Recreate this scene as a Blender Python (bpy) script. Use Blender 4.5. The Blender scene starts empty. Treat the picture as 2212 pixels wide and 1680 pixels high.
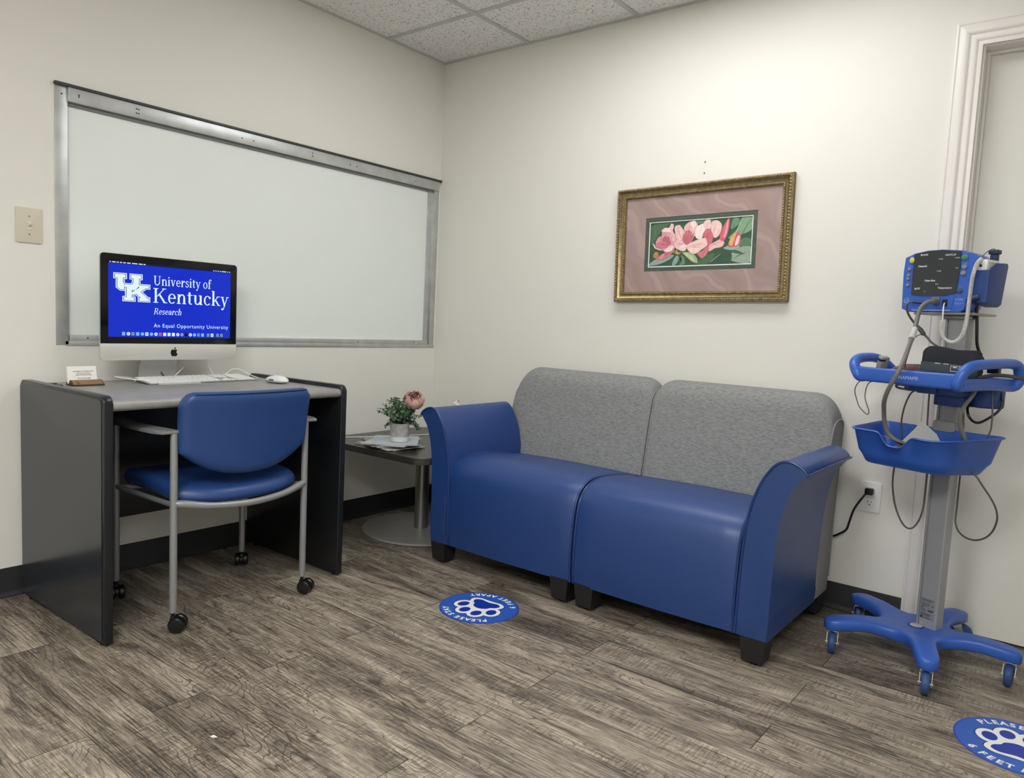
import bpy, bmesh, math, random
from mathutils import Matrix, Vector, Euler
random.seed(7)
S = bpy.context.scene
COL = S.collection
V3 = Vector
PI = math.pi

# ------------------------------------------------------------------ camera, world, exposure
cam_d = bpy.data.cameras.new('camera')
cam_d.sensor_width = 36.0
cam_d.lens = 36.0 * 1591.14 / 2212.0
cam_d.clip_start = 0.02
cam = bpy.data.objects.new('camera', cam_d)
COL.objects.link(cam)
_r = (0.7821, 0.6213, 0.0477); _d = (0.0928, -0.0404, -0.9949); _f = (-0.6161, 0.7826, -0.0893)
cam.matrix_world = Matrix(((_r[0], -_d[0], -_f[0], 2.938), (_r[1], -_d[1], -_f[1], -3.001),
                           (_r[2], -_d[2], -_f[2], 1.048), (0, 0, 0, 1)))
S.camera = cam
S.view_settings.view_transform = 'Standard'
S.view_settings.look = 'None'
S.view_settings.gamma = 1.0
S.view_settings.use_curve_mapping = False
S.view_settings.exposure = 0.1
W = bpy.data.worlds.new('world')
S.world = W
W.use_nodes = True
W.node_tree.nodes['Background'].inputs[0].default_value = (0.9, 0.95, 1.0, 1)
W.node_tree.nodes['Background'].inputs[1].default_value = 0.05
LIGHT_NEAR = 7.6      # strength of the ceiling panel over the loveseat
FILL_BACK = 26.5      # strength of the added fill panels behind the viewer

# ------------------------------------------------------------------ helpers
def lin(c):
    return tuple(((x / 255.0) / 12.92 if x / 255.0 <= 0.04045 else ((x / 255.0 + 0.055) / 1.055) ** 2.4) for x in c)

def mat(name, rgb, rough=0.5, metal=0.0, spec=0.5, coat=0.0, emit=0.0, bump=None, var=None):
    """procedural principled material; bump=(scale,strength,distance), var=(scale,amount)"""
    m = bpy.data.materials.new(name); m.use_nodes = True
    nt = m.node_tree; N = nt.nodes; L = nt.links
    p = N['Principled BSDF']
    c = lin(rgb)
    p.inputs['Base Color'].default_value = (*c, 1)
    p.inputs['Roughness'].default_value = rough
    p.inputs['Metallic'].default_value = metal
    p.inputs['Specular IOR Level'].default_value = spec
    p.inputs['Coat Weight'].default_value = coat
    p.inputs['Coat Roughness'].default_value = 0.32
    if emit:
        p.inputs['Emission Color'].default_value = (*c, 1)
        p.inputs['Emission Strength'].default_value = emit
    if bump or var:
        tc = N.new('ShaderNodeTexCoord')
    if var:
        n = N.new('ShaderNodeTexNoise'); n.inputs['Scale'].default_value = var[0]; n.inputs['Detail'].default_value = 4
        L.new(tc.outputs['Object'], n.inputs['Vector'])
        r = N.new('ShaderNodeValToRGB')
        a = var[1]
        r.color_ramp.elements[0].position = 0.3; r.color_ramp.elements[1].position = 0.7
        r.color_ramp.elements[0].color = (*[x * (1 - a) for x in c], 1)
        r.color_ramp.elements[1].color = (*[min(1, x * (1 + a)) for x in c], 1)
        L.new(n.outputs['Fac'], r.inputs['Fac']); L.new(r.outputs['Color'], p.inputs['Base Color'])
    if bump:
        n = N.new('ShaderNodeTexNoise'); n.inputs['Scale'].default_value = bump[0]; n.inputs['Detail'].default_value = 3
        L.new(tc.outputs['Object'], n.inputs['Vector'])
        b = N.new('ShaderNodeBump'); b.inputs['Strength'].default_value = bump[1]; b.inputs['Distance'].default_value = bump[2]
        L.new(n.outputs['Fac'], b.inputs['Height']); L.new(b.outputs['Normal'], p.inputs['Normal'])
    return m

INV = {}
def tag(o, label=None, cat=None, group=None, kind=None):
    if label: o['label'] = label
    if cat: o['category'] = cat
    if group: o['group'] = group
    if kind: o['kind'] = kind
    return o

def thing(name, label, cat, loc=(0, 0, 0), rz=0.0, group=None, rot=None):
    o = bpy.data.objects.new(name, None); COL.objects.link(o)
    e = Euler(rot if rot else (0, 0, rz))
    o.location = loc; o.rotation_euler = e
    o.empty_display_size = 0.05
    INV[o.name] = Matrix.LocRotScale(V3(loc), e, None).inverted()
    return tag(o, label, cat, group)

def obj(name, bm, mats, parent=None, smooth=35, world=True):
    """link a bmesh as one mesh object. world=True: coordinates are world ones and get moved into the parent's frame"""
    me = bpy.data.meshes.new(name)
    if parent is not None and world:
        bm.transform(INV[parent.name])
    bmesh.ops.recalc_face_normals(bm, faces=bm.faces) if getattr(bm, '_fix', True) else None
    if smooth:
        ang = math.radians(smooth)
        for f in bm.faces: f.smooth = True
        for e in bm.edges:
            if len(e.link_faces) != 2 or e.calc_face_angle(0) > ang: e.smooth = False
    bm.to_mesh(me); bm.free()
    o = bpy.data.objects.new(name, me); COL.objects.link(o)
    for m in (mats if isinstance(mats, (list, tuple)) else [mats]): me.materials.append(m)
    if parent is not None:
        o.parent = parent
        INV[o.name] = INV[parent.name]
    return o

class BM:
    """wrapper collecting shapes in one bmesh"""
    def __init__(s): s.b = bmesh.new(); s.T = Matrix.Identity(4); s.mi = 0
    def v(s, p): return s.b.verts.new(s.T @ V3(p))
    def face(s, vs):
        try:
            f = s.b.faces.new(vs); f.material_index = s.mi; return f
        except ValueError: return None
    def box(s, lo, hi, bev=0.0, seg=2):
        x0, y0, z0 = lo; x1, y1, z1 = hi
        P = [(x0, y0, z0), (x1, y0, z0), (x1, y1, z0), (x0, y1, z0), (x0, y0, z1), (x1, y0, z1), (x1, y1, z1), (x0, y1, z1)]
        vs = [s.v(p) for p in P]
        fs = [s.face([vs[i] for i in q]) for q in ((3, 2, 1, 0), (4, 5, 6, 7), (0, 1, 5, 4), (1, 2, 6, 5), (2, 3, 7, 6), (3, 0, 4, 7))]
        if bev:
            es = list({e for f in fs for e in f.edges})
            r = bmesh.ops.bevel(s.b, geom=es, offset=bev, segments=seg, profile=0.5, affect='EDGES')
            for f in r['faces']: f.material_index = s.mi
        return s
    def loft(s, rings, cap=True, closed=True, loop=False):
        R = [[s.v(p) for p in r] for r in rings]
        n = len(R[0])
        rr = range(len(R)) if loop else range(len(R) - 1)
        for i in rr:
            a = R[i]; b = R[(i + 1) % len(R)]
            for j in range(n if closed else n - 1):
                k = (j + 1) % n
                s.face([a[j], a[k], b[k], b[j]])
        if cap and not loop:
            s.face(list(reversed(R[0]))); s.face(R[-1])
        return s
    def prism(s, pts, fn, d0, d1, bev=0.0, seg=2):
        """pts 2d outline; fn(a,b,d)->xyz; extruded d0..d1"""
        A = [s.v(fn(a, b, d0)) for a, b in pts]; B = [s.v(fn(a, b, d1)) for a, b in pts]
        n = len(pts)
        f0 = s.face(list(reversed(A))); f1 = s.face(B)
        for i in range(n): s.face([A[i], A[(i + 1) % n], B[(i + 1) % n], B[i]])
        if bev:
            es = list(set(f0.edges) | set(f1.edges))
            r = bmesh.ops.bevel(s.b, geom=es, offset=bev, segments=seg, profile=0.5, affect='EDGES')
            for f in r['faces']: f.material_index = s.mi
        return s
    def poly(s, pts):
        s.face([s.v(p) for p in pts]); return s
    def tube(s, pts, r, seg=8, smooth=True, closed=False, sub=6, cap=True, flat=None):
        """tube along points (Catmull-Rom); r number or list; flat=(axis vec, ratio) squashes the section"""
        P = [V3(p) for p in pts]
        if not isinstance(r, (list, tuple)): r = [r] * len(P)
        if smooth and len(P) > 2:
            Q = []; RR = []
            n = len(P)
            m = n if closed else n - 1
            for i in range(m):
                p0 = P[(i - 1) % n] if (closed or i > 0) else P[0] * 2 - P[1]
                p1 = P[i]; p2 = P[(i + 1) % n]
                p3 = P[(i + 2) % n] if (closed or i + 2 < n) else P[-1] * 2 - P[-2]
                for k in range(sub):
                    t = k / sub
                    Q.append(0.5 * ((2 * p1) + (p2 - p0) * t + (2 * p0 - 5 * p1 + 4 * p2 - p3) * t * t + (3 * p1 - p0 - 3 * p2 + p3) * t ** 3))
                    RR.append(r[i] * (1 - t) + r[(i + 1) % n] * t)
            if not closed: Q.append(P[-1]); RR.append(r[-1])
            P = Q; r = RR
        n = len(P)
        rings = []
        up = None
        for i in range(n):
            a = P[(i - 1) % n] if (closed or i > 0) else P[i]
            b = P[(i + 1) % n] if (closed or i < n - 1) else P[i]
            t = (b - a)
            if t.length < 1e-9: t = V3((0, 0, 1))
            t.normalize()
            if up is None:
                up = V3((0, 0, 1)) if abs(t.z) < 0.9 else V3((1, 0, 0))
            up = up - t * up.dot(t)
            if up.length < 1e-6: up = t.orthogonal()
            up.normalize()
            w = t.cross(up)
            ring = []
            for k in range(seg):
                d = (up * math.cos(2 * PI * k / seg) + w * math.sin(2 * PI * k / seg)) * r[i]
                if flat: d = d - flat[0] * d.dot(flat[0]) * (1 - flat[1])
                ring.append(P[i] + d)
            rings.append(ring)
        return s.loft(rings, cap=cap, loop=closed)
    def lathe(s, prof, o=(0, 0, 0), seg=32, axis='z'):
        """profile [(r,h)...] revolved; capped where r>0 at the ends"""
        rings = []
        for r, h in prof:
            ring = []
            for k in range(seg):
                a = 2 * PI * k / seg
                c, d = r * math.cos(a), r * math.sin(a)
                p = {'z': (c, d, h), 'x': (h, c, d), 'y': (c, h, d)}[axis]
                ring.append((p[0] + o[0], p[1] + o[1], p[2] + o[2]))
            rings.append(ring)
        return s.loft(rings)
    def ball(s, c, r, u=10, v=6):
        if not isinstance(r, (tuple, list)): r = (r, r, r)
        prof = []
        rings = []
        for i in range(v + 1):
            ph = -PI / 2 + PI * i / v
            q = max(1e-4, math.cos(ph))
            rings.append([(c[0] + r[0] * q * math.cos(2 * PI * k / u), c[1] + r[1] * q * math.sin(2 * PI * k / u), c[2] + r[2] * math.sin(ph)) for k in range(u)])
        return s.loft(rings)
    def add_mesh(s, me, M):
        off = [s.b.verts.new(s.T @ (M @ v.co)) for v in me.vertices]
        for p in me.polygons: s.face([off[i] for i in p.vertices])
        return s

def part(name, B, m, parent=None, smooth=35, world=True):
    return obj(name, B.b, m, parent, smooth, world)

def roundrect(x0, y0, x1, y1, r, n=5, corners=(1, 1, 1, 1)):
    """2d outline counter-clockwise; corners order: (x1,y0),(x1,y1),(x0,y1),(x0,y0)"""
    out = []
    for k, (cx, cy, a0, sx, sy) in enumerate(((x1, y0, -PI / 2, -1, 1), (x1, y1, 0, -1, -1), (x0, y1, PI / 2, 1, -1), (x0, y0, PI, 1, 1))):
        if not corners[k]: out.append((cx, cy)); continue
        for i in range(n + 1):
            a = a0 + PI / 2 * i / n
            out.append((cx + sx * r + r * math.cos(a), cy + sy * r + r * math.sin(a)))
    return out

def text_mesh(s, size=1.0, align='CENTER', bold=0.0, space=1.0):
    c = bpy.data.curves.new('lettering', 'FONT'); c.body = s; c.size = size; c.align_x = align; c.offset = bold
    c.space_character = space; c.resolution_u = 3
    o = bpy.data.objects.new('lettering', c); COL.objects.link(o)
    bpy.context.view_layer.update()
    me = bpy.data.meshes.new_from_object(o)
    bpy.data.objects.remove(o); bpy.data.curves.remove(c)
    return me

def catmull(pts, sub=5, closed=False):
    P = [V3((*p, 0)) if len(p) == 2 else V3(p) for p in pts]
    n = len(P); Q = []
    for i in range(n if closed else n - 1):
        p0 = P[(i - 1) % n] if (closed or i > 0) else P[0] * 2 - P[1]
        p1 = P[i]; p2 = P[(i + 1) % n]
        p3 = P[(i + 2) % n] if (closed or i + 2 < n) else P[-1] * 2 - P[-2]
        for k in range(sub):
            t = k / sub
            Q.append(0.5 * ((2 * p1) + (p2 - p0) * t + (2 * p0 - 5 * p1 + 4 * p2 - p3) * t * t + (3 * p1 - p0 - 3 * p2 + p3) * t ** 3))
    if not closed: Q.append(P[-1])
    return [(q.x, q.y) for q in Q]

def struct(name, B, m, parent=None, smooth=35):
    o = part(name, B, m, parent, smooth)
    if parent is None: o['kind'] = 'structure'
    return o

# ------------------------------------------------------------------ materials
WALL = mat('wall_paint', (233, 230, 223), 0.55, spec=0.35, bump=(260, 0.12, 0.002))
DOORP = mat('door_paint', (228, 226, 219), 0.4, spec=0.4)
TRIMP = mat('trim_gloss_paint', (235, 230, 226), 0.32)
BASEB = mat('black_rubber_base', (32, 33, 36), 0.5)
ALU = mat('brushed_aluminium', (196, 198, 198), 0.42, metal=0.75, var=(14, 0.1))
ALUD = mat('dark_aluminium', (70, 72, 72), 0.5, metal=0.5)
FROST = mat('frosted_glass', (236, 241, 237), 0.34, spec=0.5)
BLKLAM = mat('black_laminate', (24, 26, 30), 0.3, spec=0.5)
GREYLAM = mat('charcoal_laminate', (40, 43, 49), 0.2, spec=0.5)
DESKTOP = mat('grey_patina_laminate', (146, 144, 140), 0.34, var=(22, 0.12))
VINYL = mat('blue_vinyl', (26, 62, 124), 0.5, spec=0.5, coat=0.35, bump=(420, 0.08, 0.001))
VINYLP = mat('blue_piping', (32, 58, 112), 0.35)
CHAIRB = mat('chair_blue_vinyl', (30, 66, 126), 0.5, spec=0.5, coat=0.3, bump=(420, 0.06, 0.001))
SILVER = mat('silver_paint', (150, 151, 152), 0.38, metal=0.35)
BLACKP = mat('black_plastic', (18, 18, 20), 0.3)
BLACKM = mat('black_matte', (24, 24, 25), 0.6)
WHITEP = mat('white_plastic', (236, 236, 234), 0.3)
IVORY = mat('ivory_plastic', (214, 206, 188), 0.35)
CARTB = mat('cart_blue_plastic', (50, 94, 184), 0.36)
CARTD = mat('cart_navy_plastic', (36, 66, 132), 0.45)
WHEELB = mat('blue_rubber', (44, 74, 124), 0.5)
CHROME = mat('chrome', (205, 206, 208), 0.16, metal=1.0)
STEEL = mat('brushed_steel', (150, 149, 146), 0.35, metal=0.85)
GREYC = mat('grey_rubber_hose', (112, 110, 106), 0.45)
DGREYC = mat('dark_grey_cable', (82, 80, 76), 0.5)
PAPER = mat('paper', (238, 236, 230), 0.7)
ESPRESSO = mat('espresso_laminate', (56, 52, 49), 0.3)
GOLD = mat('antique_gold', (154, 137, 100), 0.38, metal=0.75, var=(60, 0.28))
GOLDD = mat('dark_gold_edge', (104, 84, 52), 0.45, metal=0.4)

def fabric():
    m = bpy.data.materials.new('grey_woven_fabric'); m.use_nodes = True
    nt = m.node_tree; N = nt.nodes; L = nt.links; p = N['Principled BSDF']
    tc = N.new('ShaderNodeTexCoord'); mp = N.new('ShaderNodeMapping'); mp.inputs['Scale'].default_value = (60, 430, 430)
    n = N.new('ShaderNodeTexNoise'); n.inputs['Scale'].default_value = 1.0; n.inputs['Detail'].default_value = 2
    r = N.new('ShaderNodeValToRGB'); r.color_ramp.elements[0].position = 0.38; r.color_ramp.elements[1].position = 0.62
    r.color_ramp.elements[0].color = (*lin((124, 124, 126)), 1); r.color_ramp.elements[1].color = (*lin((152, 152, 151)), 1)
    L.new(tc.outputs['Object'], mp.inputs['Vector']); L.new(mp.outputs['Vector'], n.inputs['Vector'])
    L.new(n.outputs['Fac'], r.inputs['Fac']); L.new(r.outputs['Color'], p.inputs['Base Color'])
    b = N.new('ShaderNodeBump'); b.inputs['Strength'].default_value = 0.2; b.inputs['Distance'].default_value = 0.001
    L.new(n.outputs['Fac'], b.inputs['Height']); L.new(b.outputs['Normal'], p.inputs['Normal'])
    p.inputs['Roughness'].default_value = 0.9; p.inputs['Specular IOR Level'].default_value = 0.2
    return m
FABRIC = fabric()

def ceiling_tile():
    m = bpy.data.materials.new('fissured_ceiling_tile'); m.use_nodes = True
    nt = m.node_tree; N = nt.nodes; L = nt.links; p = N['Principled BSDF']
    tc = N.new('ShaderNodeTexCoord')
    mp = N.new('ShaderNodeMapping'); mp.inputs['Scale'].default_value = (1, 1.0, 1); mp.inputs['Rotation'].default_value = (0, 0, 0.6)
    n = N.new('ShaderNodeTexNoise'); n.inputs['Scale'].default_value = 95; n.inputs['Detail'].default_value = 3; n.inputs['Distortion'].default_value = 1.5
    r = N.new('ShaderNodeValToRGB')
    r.color_ramp.elements[0].position = 0.32; r.color_ramp.elements[1].position = 0.44
    r.color_ramp.elements[0].color = (*lin((150, 148, 146)), 1); r.color_ramp.elements[1].color = (*lin((244, 243, 241)), 1)
    L.new(tc.outputs['Object'], mp.inputs['Vector']); L.new(mp.outputs['Vector'], n.inputs['Vector'])
    L.new(n.outputs['Fac'], r.inputs['Fac']); L.new(r.outputs['Color'], p.inputs['Base Color'])
    b = N.new('ShaderNodeBump'); b.inputs['Strength'].default_value = 0.7; b.inputs['Distance'].default_value = 0.004
    L.new(r.outputs['Color'], b.inputs['Height']); L.new(b.outputs['Normal'], p.inputs['Normal'])
    p.inputs['Roughness'].default_value = 0.95; p.inputs['Specular IOR Level'].default_value = 0.1
    return m

def floor_planks():
    m = bpy.data.materials.new('weathered_plank_vinyl'); m.use_nodes = True
    nt = m.node_tree; N = nt.nodes; L = nt.links; p = N['Principled BSDF']
    def math_(op, a, b=None, c=None):
        n = N.new('ShaderNodeMath'); n.operation = op
        for i, x in enumerate((a, b, c)):
            if x is None: continue
            if isinstance(x, (int, float)): n.inputs[i].default_value = x
            else: L.new(x, n.inputs[i])
        return n.outputs[0]
    def mix(f, a, b, blend='MIX'):
        n = N.new('ShaderNodeMix'); n.data_type = 'RGBA'; n.blend_type = blend
        for k, x in ((0, f), (6, a), (7, b)):
            if isinstance(x, (int, float)): n.inputs[k].default_value = x
            elif isinstance(x, tuple): n.inputs[k].default_value = (*x, 1)
            else: L.new(x, n.inputs[k])
        return n.outputs[2]
    def ramp(f, *st):
        n = N.new('ShaderNodeValToRGB'); e = n.color_ramp.elements
        while len(e) < len(st): e.new(0.5)
        for i, (q, c) in enumerate(st):
            e[i].position = q; e[i].color = (c, c, c, 1) if isinstance(c, (int, float)) else (*c, 1)
        L.new(f, n.inputs[0]); return n.outputs[0]
    def comb(x, y, z=0.0):
        n = N.new('ShaderNodeCombineXYZ')
        for i, q in enumerate((x, y, z)):
            if isinstance(q, (int, float)): n.inputs[i].default_value = q
            else: L.new(q, n.inputs[i])
        return n.outputs[0]
    def noise(vec, sc, det=3, dist=0.0, rough=0.5):
        n = N.new('ShaderNodeTexNoise'); n.inputs['Scale'].default_value = sc; n.inputs['Detail'].default_value = det
        n.inputs['Distortion'].default_value = dist; n.inputs['Roughness'].default_value = rough
        L.new(vec, n.inputs['Vector']); return n.outputs[0]
    tc = N.new('ShaderNodeTexCoord'); sp = N.new('ShaderNodeSeparateXYZ'); L.new(tc.outputs['Object'], sp.inputs[0])
    x, y = sp.outputs[0], sp.outputs[1]
    ry = math_('DIVIDE', math_('SUBTRACT', -0.731, y), 0.1545)
    row = math_('FLOOR', ry); fy = math_('FRACT', ry)
    par = math_('FLOORED_MODULO', row, 2.0)
    off = math_('ADD', 1.108, math_('MULTIPLY', par, -0.6))
    cx = math_('DIVIDE', math_('SUBTRACT', x, off), 1.235)
    col = math_('FLOOR', cx); fx = math_('FRACT', cx)
    wn = N.new('ShaderNodeTexWhiteNoise'); wn.noise_dimensions = '3D'; L.new(comb(col, row, 3.7), wn.inputs['Vector'])
    rnd = wn.outputs[0]
    sr = N.new('ShaderNodeSeparateColor'); L.new(wn.outputs[1], sr.inputs[0])
    ox = math_('MULTIPLY', sr.outputs[0], 37.0); oy = math_('MULTIPLY', sr.outputs[1], 23.0)
    px = math_('ADD', x, ox); py = math_('ADD', y, oy)
    # cathedral rings: contour lines of a slow stretched noise, strongest in patches
    n1 = noise(comb(math_('MULTIPLY', px, 2.0), math_('MULTIPLY', py, 8.0)), 1.0, 2.5, 0.5, 0.5)
    ring = math_('ABSOLUTE', math_('SINE', math_('MULTIPLY', n1, 100.0)))
    ringd = ramp(ring, (0.05, 0.0), (0.38, 1.0))
    rmask = ramp(noise(comb(math_('MULTIPLY', px, 1.7), math_('MULTIPLY', py, 6.0), 9.0), 1.0, 2), (0.42, 0.12), (0.58, 1.0))
    fine = noise(comb(math_('MULTIPLY', px, 26.0), math_('MULTIPLY', py, 480.0)), 1.0, 3, 0.3, 0.7)
    mid = noise(comb(math_('MULTIPLY', px, 7.0), math_('MULTIPLY', py, 130.0)), 1.0, 5, 0.4, 0.7)
    blot = noise(comb(math_('MULTIPLY', px, 2.2), math_('MULTIPLY', py, 10.0)), 1.0, 5, 0.9, 0.65)
    v_ = math_('ADD', math_('ADD', math_('MULTIPLY', blot, 0.44), math_('MULTIPLY', mid, 0.28)), math_('MULTIPLY', fine, 0.28))
    g3 = noise(comb(math_('MULTIPLY', px, 4.0), math_('MULTIPLY', py, 13.0), 2.0), 1.0, 4, 0.8, 0.6)
    knot = ramp(g3, (0.27, 1.0), (0.38, 0.0))
    saw = noise(comb(math_('MULTIPLY', px, 170.0), math_('MULTIPLY', py, 18.0)), 1.0, 2, 0.3)
    sawm = ramp(noise(comb(math_('MULTIPLY', px, 2.6), math_('MULTIPLY', py, 12.0), 4.0), 1.0, 2), (0.46, 0.0), (0.58, 1.0))
    tone = ramp(v_, (0.39, lin((70, 62, 54))), (0.455, lin((114, 104, 93))), (0.52, lin((154, 142, 127))), (0.60, lin((192, 179, 161))))
    lines = noise(comb(math_('MULTIPLY', px, 4.5), math_('MULTIPLY', py, 210.0), 5.0), 1.0, 2.5, 0.25, 0.55)
    lmask = ramp(noise(comb(math_('MULTIPLY', px, 1.9), math_('MULTIPLY', py, 9.0), 7.0), 1.0, 3), (0.40, 0.15), (0.56, 1.0))
    tone = mix(math_('MULTIPLY', math_('MULTIPLY', ramp(lines, (0.38, 1.0), (0.47, 0.0)), lmask), 0.75), tone, lin((64, 55, 47)))
    tone = mix(math_('MULTIPLY', math_('MULTIPLY', math_('SUBTRACT', 1.0, ringd), rmask), 0.72), tone, lin((62, 54, 47)))
    sw = ramp(saw, (0.42, 0.6), (0.55, 1.12))
    tone = mix(math_('MULTIPLY', sawm, 0.7), tone, sw, 'MULTIPLY')
    tone = mix(math_('MULTIPLY', knot, 0.65), tone, lin((54, 48, 44)))
    br = math_('ADD', 0.80, math_('MULTIPLY', rnd, 0.32))
    tone = mix(1.0, tone, comb(br, br, br), 'MULTIPLY')
    # seams
    ey = math_('MINIMUM', fy, math_('SUBTRACT', 1.0, fy)); ex = math_('MINIMUM', fx, math_('SUBTRACT', 1.0, fx))
    sy = math_('LESS_THAN', ey, 0.006); sx = math_('LESS_THAN', ex, 0.0010)
    seam = math_('MAXIMUM', math_('MULTIPLY', sy, 0.6), math_('MULTIPLY', sx, 0.9))
    tone = mix(seam, tone, lin((40, 35, 32)))
    L.new(tone, p.inputs['Base Color'])
    p.inputs['Roughness'].default_value = 0.46
    p.inputs['Specular IOR Level'].default_value = 0.42
    b = N.new('ShaderNodeBump'); b.inputs['Strength'].default_value = 0.22; b.inputs['Distance'].default_value = 0.0015
    L.new(fine, b.inputs['Height']); L.new(b.outputs['Normal'], p.inputs['Normal'])
    return m

# ------------------------------------------------------------------ room shell
XE, YE, H = 4.7, -5.0, 2.44
B = BM(); B.box((-0.12, YE - 0.12, -0.08), (XE + 0.12, 0.16, 0.0)); struct('floor', B, floor_planks(), smooth=0)
B = BM(); B.box((-0.12, YE - 0.12, H), (XE + 0.12, 0.16, H + 0.06)); ceil_o = struct('ceiling', B, ceiling_tile(), smooth=0)
# suspended grid
GRIDW = mat('grid_white_metal', (196, 196, 193), 0.5)
B = BM()
for gx in (0.588, 1.198, 1.808, 2.418, 3.028, 3.638, 4.248): B.box((gx - 0.012, YE, H - 0.005), (gx + 0.012, 0, H + 0.004))
gy = -0.42
while gy > YE: B.box((0, gy - 0.012, H - 0.0045), (XE, gy + 0.012, H + 0.0045)); gy -= 1.22
B.box((0, YE, H - 0.004), (0.02, 0, H + 0.004)); B.box((0, -0.02, H - 0.0042), (XE, 0, H + 0.0042))
struct('trim_1', B, GRIDW, smooth=0)

WY0, WY1, WZ0, WZ1 = -1.938, -0.022, 0.892, 1.815       # window opening
B = BM()
B.box((-0.12, YE, 0), (0, WY0, H)); B.box((-0.12, WY1, 0), (0, 0.12, H)); B.box((-0.12, WY0, 0), (0, WY1, WZ0)); B.box((-0.12, WY0, WZ1), (0, WY1, H))
struct('wall_left', B, WALL, smooth=0)
DX0, DX1, DZ = 2.545, 3.46, 2.06                        # door opening
B = BM()
B.box((0, 0, 0), (DX0, 0.12, H)); B.box((DX1, 0, 0), (XE, 0.12, H)); B.box((DX0, 0, DZ), (DX1, 0.12, H))
struct('wall_right', B, WALL, smooth=0)
B = BM(); B.box((XE, YE, 0), (XE + 0.12, 0.12, H)); struct('wall_far', B, WALL, smooth=0)
B = BM(); B.box((-0.12, YE - 0.12, 0), (XE + 0.12, YE, H)); struct('wall_back', B, WALL, smooth=0)

def cove(name, segs):
    B = BM()
    for (a, b, axis) in segs:
        prof = [(0, 0), (0.012, 0), (0.0125, 0.003), (0.006, 0.012), (0.003, 0.02), (0.0028, 0.100), (0.0015, 0.1035), (0, 0.1035)]
        if axis == 'y': B.prism([(q[0], q[1]) for q in prof], lambda u, w, d: (u, d, w), a, b)
        else: B.prism([(q[0], q[1]) for q in prof], lambda u, w, d: (d, -u, w), a, b)
    struct(name, B, BASEB)
cove('baseboard_left', [(YE, 0, 'y')])
cove('baseboard_right', [(0.0, 2.462, 'x'), (3.545, XE, 'x')])

# window: frosted pane in an aluminium channel frame
WIN = thing('window_1', None, None, (0, -0.98, WZ0)); WIN['kind'] = 'structure'
B = BM(); B.box((-0.022, WY0 + 0.01, WZ0 + 0.005), (-0.012, WY1 - 0.002, WZ1 - 0.02)); part('window_pane', B, FROST, WIN)
B = BM()
B.box((-0.03, WY0, WZ0), (0.004, WY0 + 0.042, WZ1 - 0.001), 0.001)                        # left jamb
B.box((-0.03, WY1 - 0.024, WZ0 + 0.008), (0.0025, WY1 + 0.012, WZ1 - 0.02), 0.001)          # right jamb
B.box((-0.035, WY1 - 0.062, WZ0 + 0.03), (-0.006, WY1 - 0.02, WZ1 - 0.04), 0.001)        # inner right stop
B.box((-0.03, WY0 + 0.03, WZ0 - 0.004), (0.004, WY1 + 0.014, WZ0 + 0.014), 0.001)        # sill channel
B.box((-0.012, WY0 + 0.046, WZ0 + 0.014), (-0.001, WY1 - 0.03, WZ0 + 0.036), 0.001)      # upper track
part('window_frame', B, ALU, WIN)
B = BM(); B.box((-0.03, WY0 + 0.042, WZ1 - 0.062), (0.012, WY1 + 0.006, WZ1 - 0.012), 0.002); part('head_channel', B, ALU, WIN)
B = BM(); B.box((-0.01, WY0 - 0.002, WZ1 - 0.012), (0.016, WY1 + 0.02, WZ1 - 0.002), 0.001)
part('drip_edge', B, ALUD, WIN)
B = BM(); B.box((-0.0118, WY0 + 0.043, WZ1 - 0.074), (-0.004, WY1 - 0.024, WZ1 - 0.062)); part('seal', B, mat('head_shade_grey', (120, 122, 122), 0.5), WIN)  # grey strip standing in for the shade under the head channel
for (yy, zz, xx) in ((-1.915, 1.775, 0.0045), (-1.862, 1.782, 0.0125), (-1.862, 1.776, 0.0125), (-1.66, 1.785, 0.0125), (-1.652, 1.785, 0.0125), (-1.66, 1.77, 0.0125), (-1.652, 1.77, 0.0125),
                     (-1.22, 1.775, 0.0125), (-1.165, 1.775, 0.0125), (-0.86, 1.786, 0.0125), (-0.86, 1.772, 0.0125), (-0.64, 1.775, 0.0125), (-0.60, 1.775, 0.0125), (-0.2, 1.776, 0.0125),
                     (-1.83, 0.917, 0.0), (-1.75, 0.917, 0.0), (-0.55, 0.917, 0.0), (-0.16, 0.917, 0.0)):
    B = BM(); B.lathe([(0.0028, 0.0), (0.0028, 0.0008), (0.0012, 0.0012)], (xx - 0.0005, yy, zz), 10, 'x'); part('screw', B, BLACKM, WIN)

# door with casing
DR = thing('door_1', None, None, ((DX0 + DX1) / 2, 0.09, 0)); DR['kind'] = 'structure'
B = BM(); B.box((DX0 + 0.0045, 0.075, 0.012), (DX1 - 0.0045, 0.118, DZ - 0.0045)); part('door_panel', B, DOORP, DR)
B = BM(); B.tube([(DX1 - 0.07, 0.07, 1.0), (DX1 - 0.07, 0.03, 1.0), (DX1 - 0.16, 0.022, 1.0)], 0.009, 10, smooth=False); B.lathe([(0.03, 0.062), (0.03, 0.075)], (DX1 - 0.07, 0, 1.0), 20, 'y'); part('door_handle', B, STEEL, DR)
TR = thing('trim_2', None, None, ((DX0 + DX1) / 2, 0, 0)); TR['kind'] = 'structure'
prof = [(0.0, 0.0), (0.0, 0.012), (0.006, 0.014), (0.009, 0.011), (0.012, 0.017), (0.025, 0.022), (0.038, 0.020), (0.043, 0.0155), (0.046, 0.0125), (0.049, 0.016), (0.060, 0.017), (0.066, 0.014), (0.069, 0.0105), (0.072, 0.013), (0.082, 0.013), (0.084, 0.0)]
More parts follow.
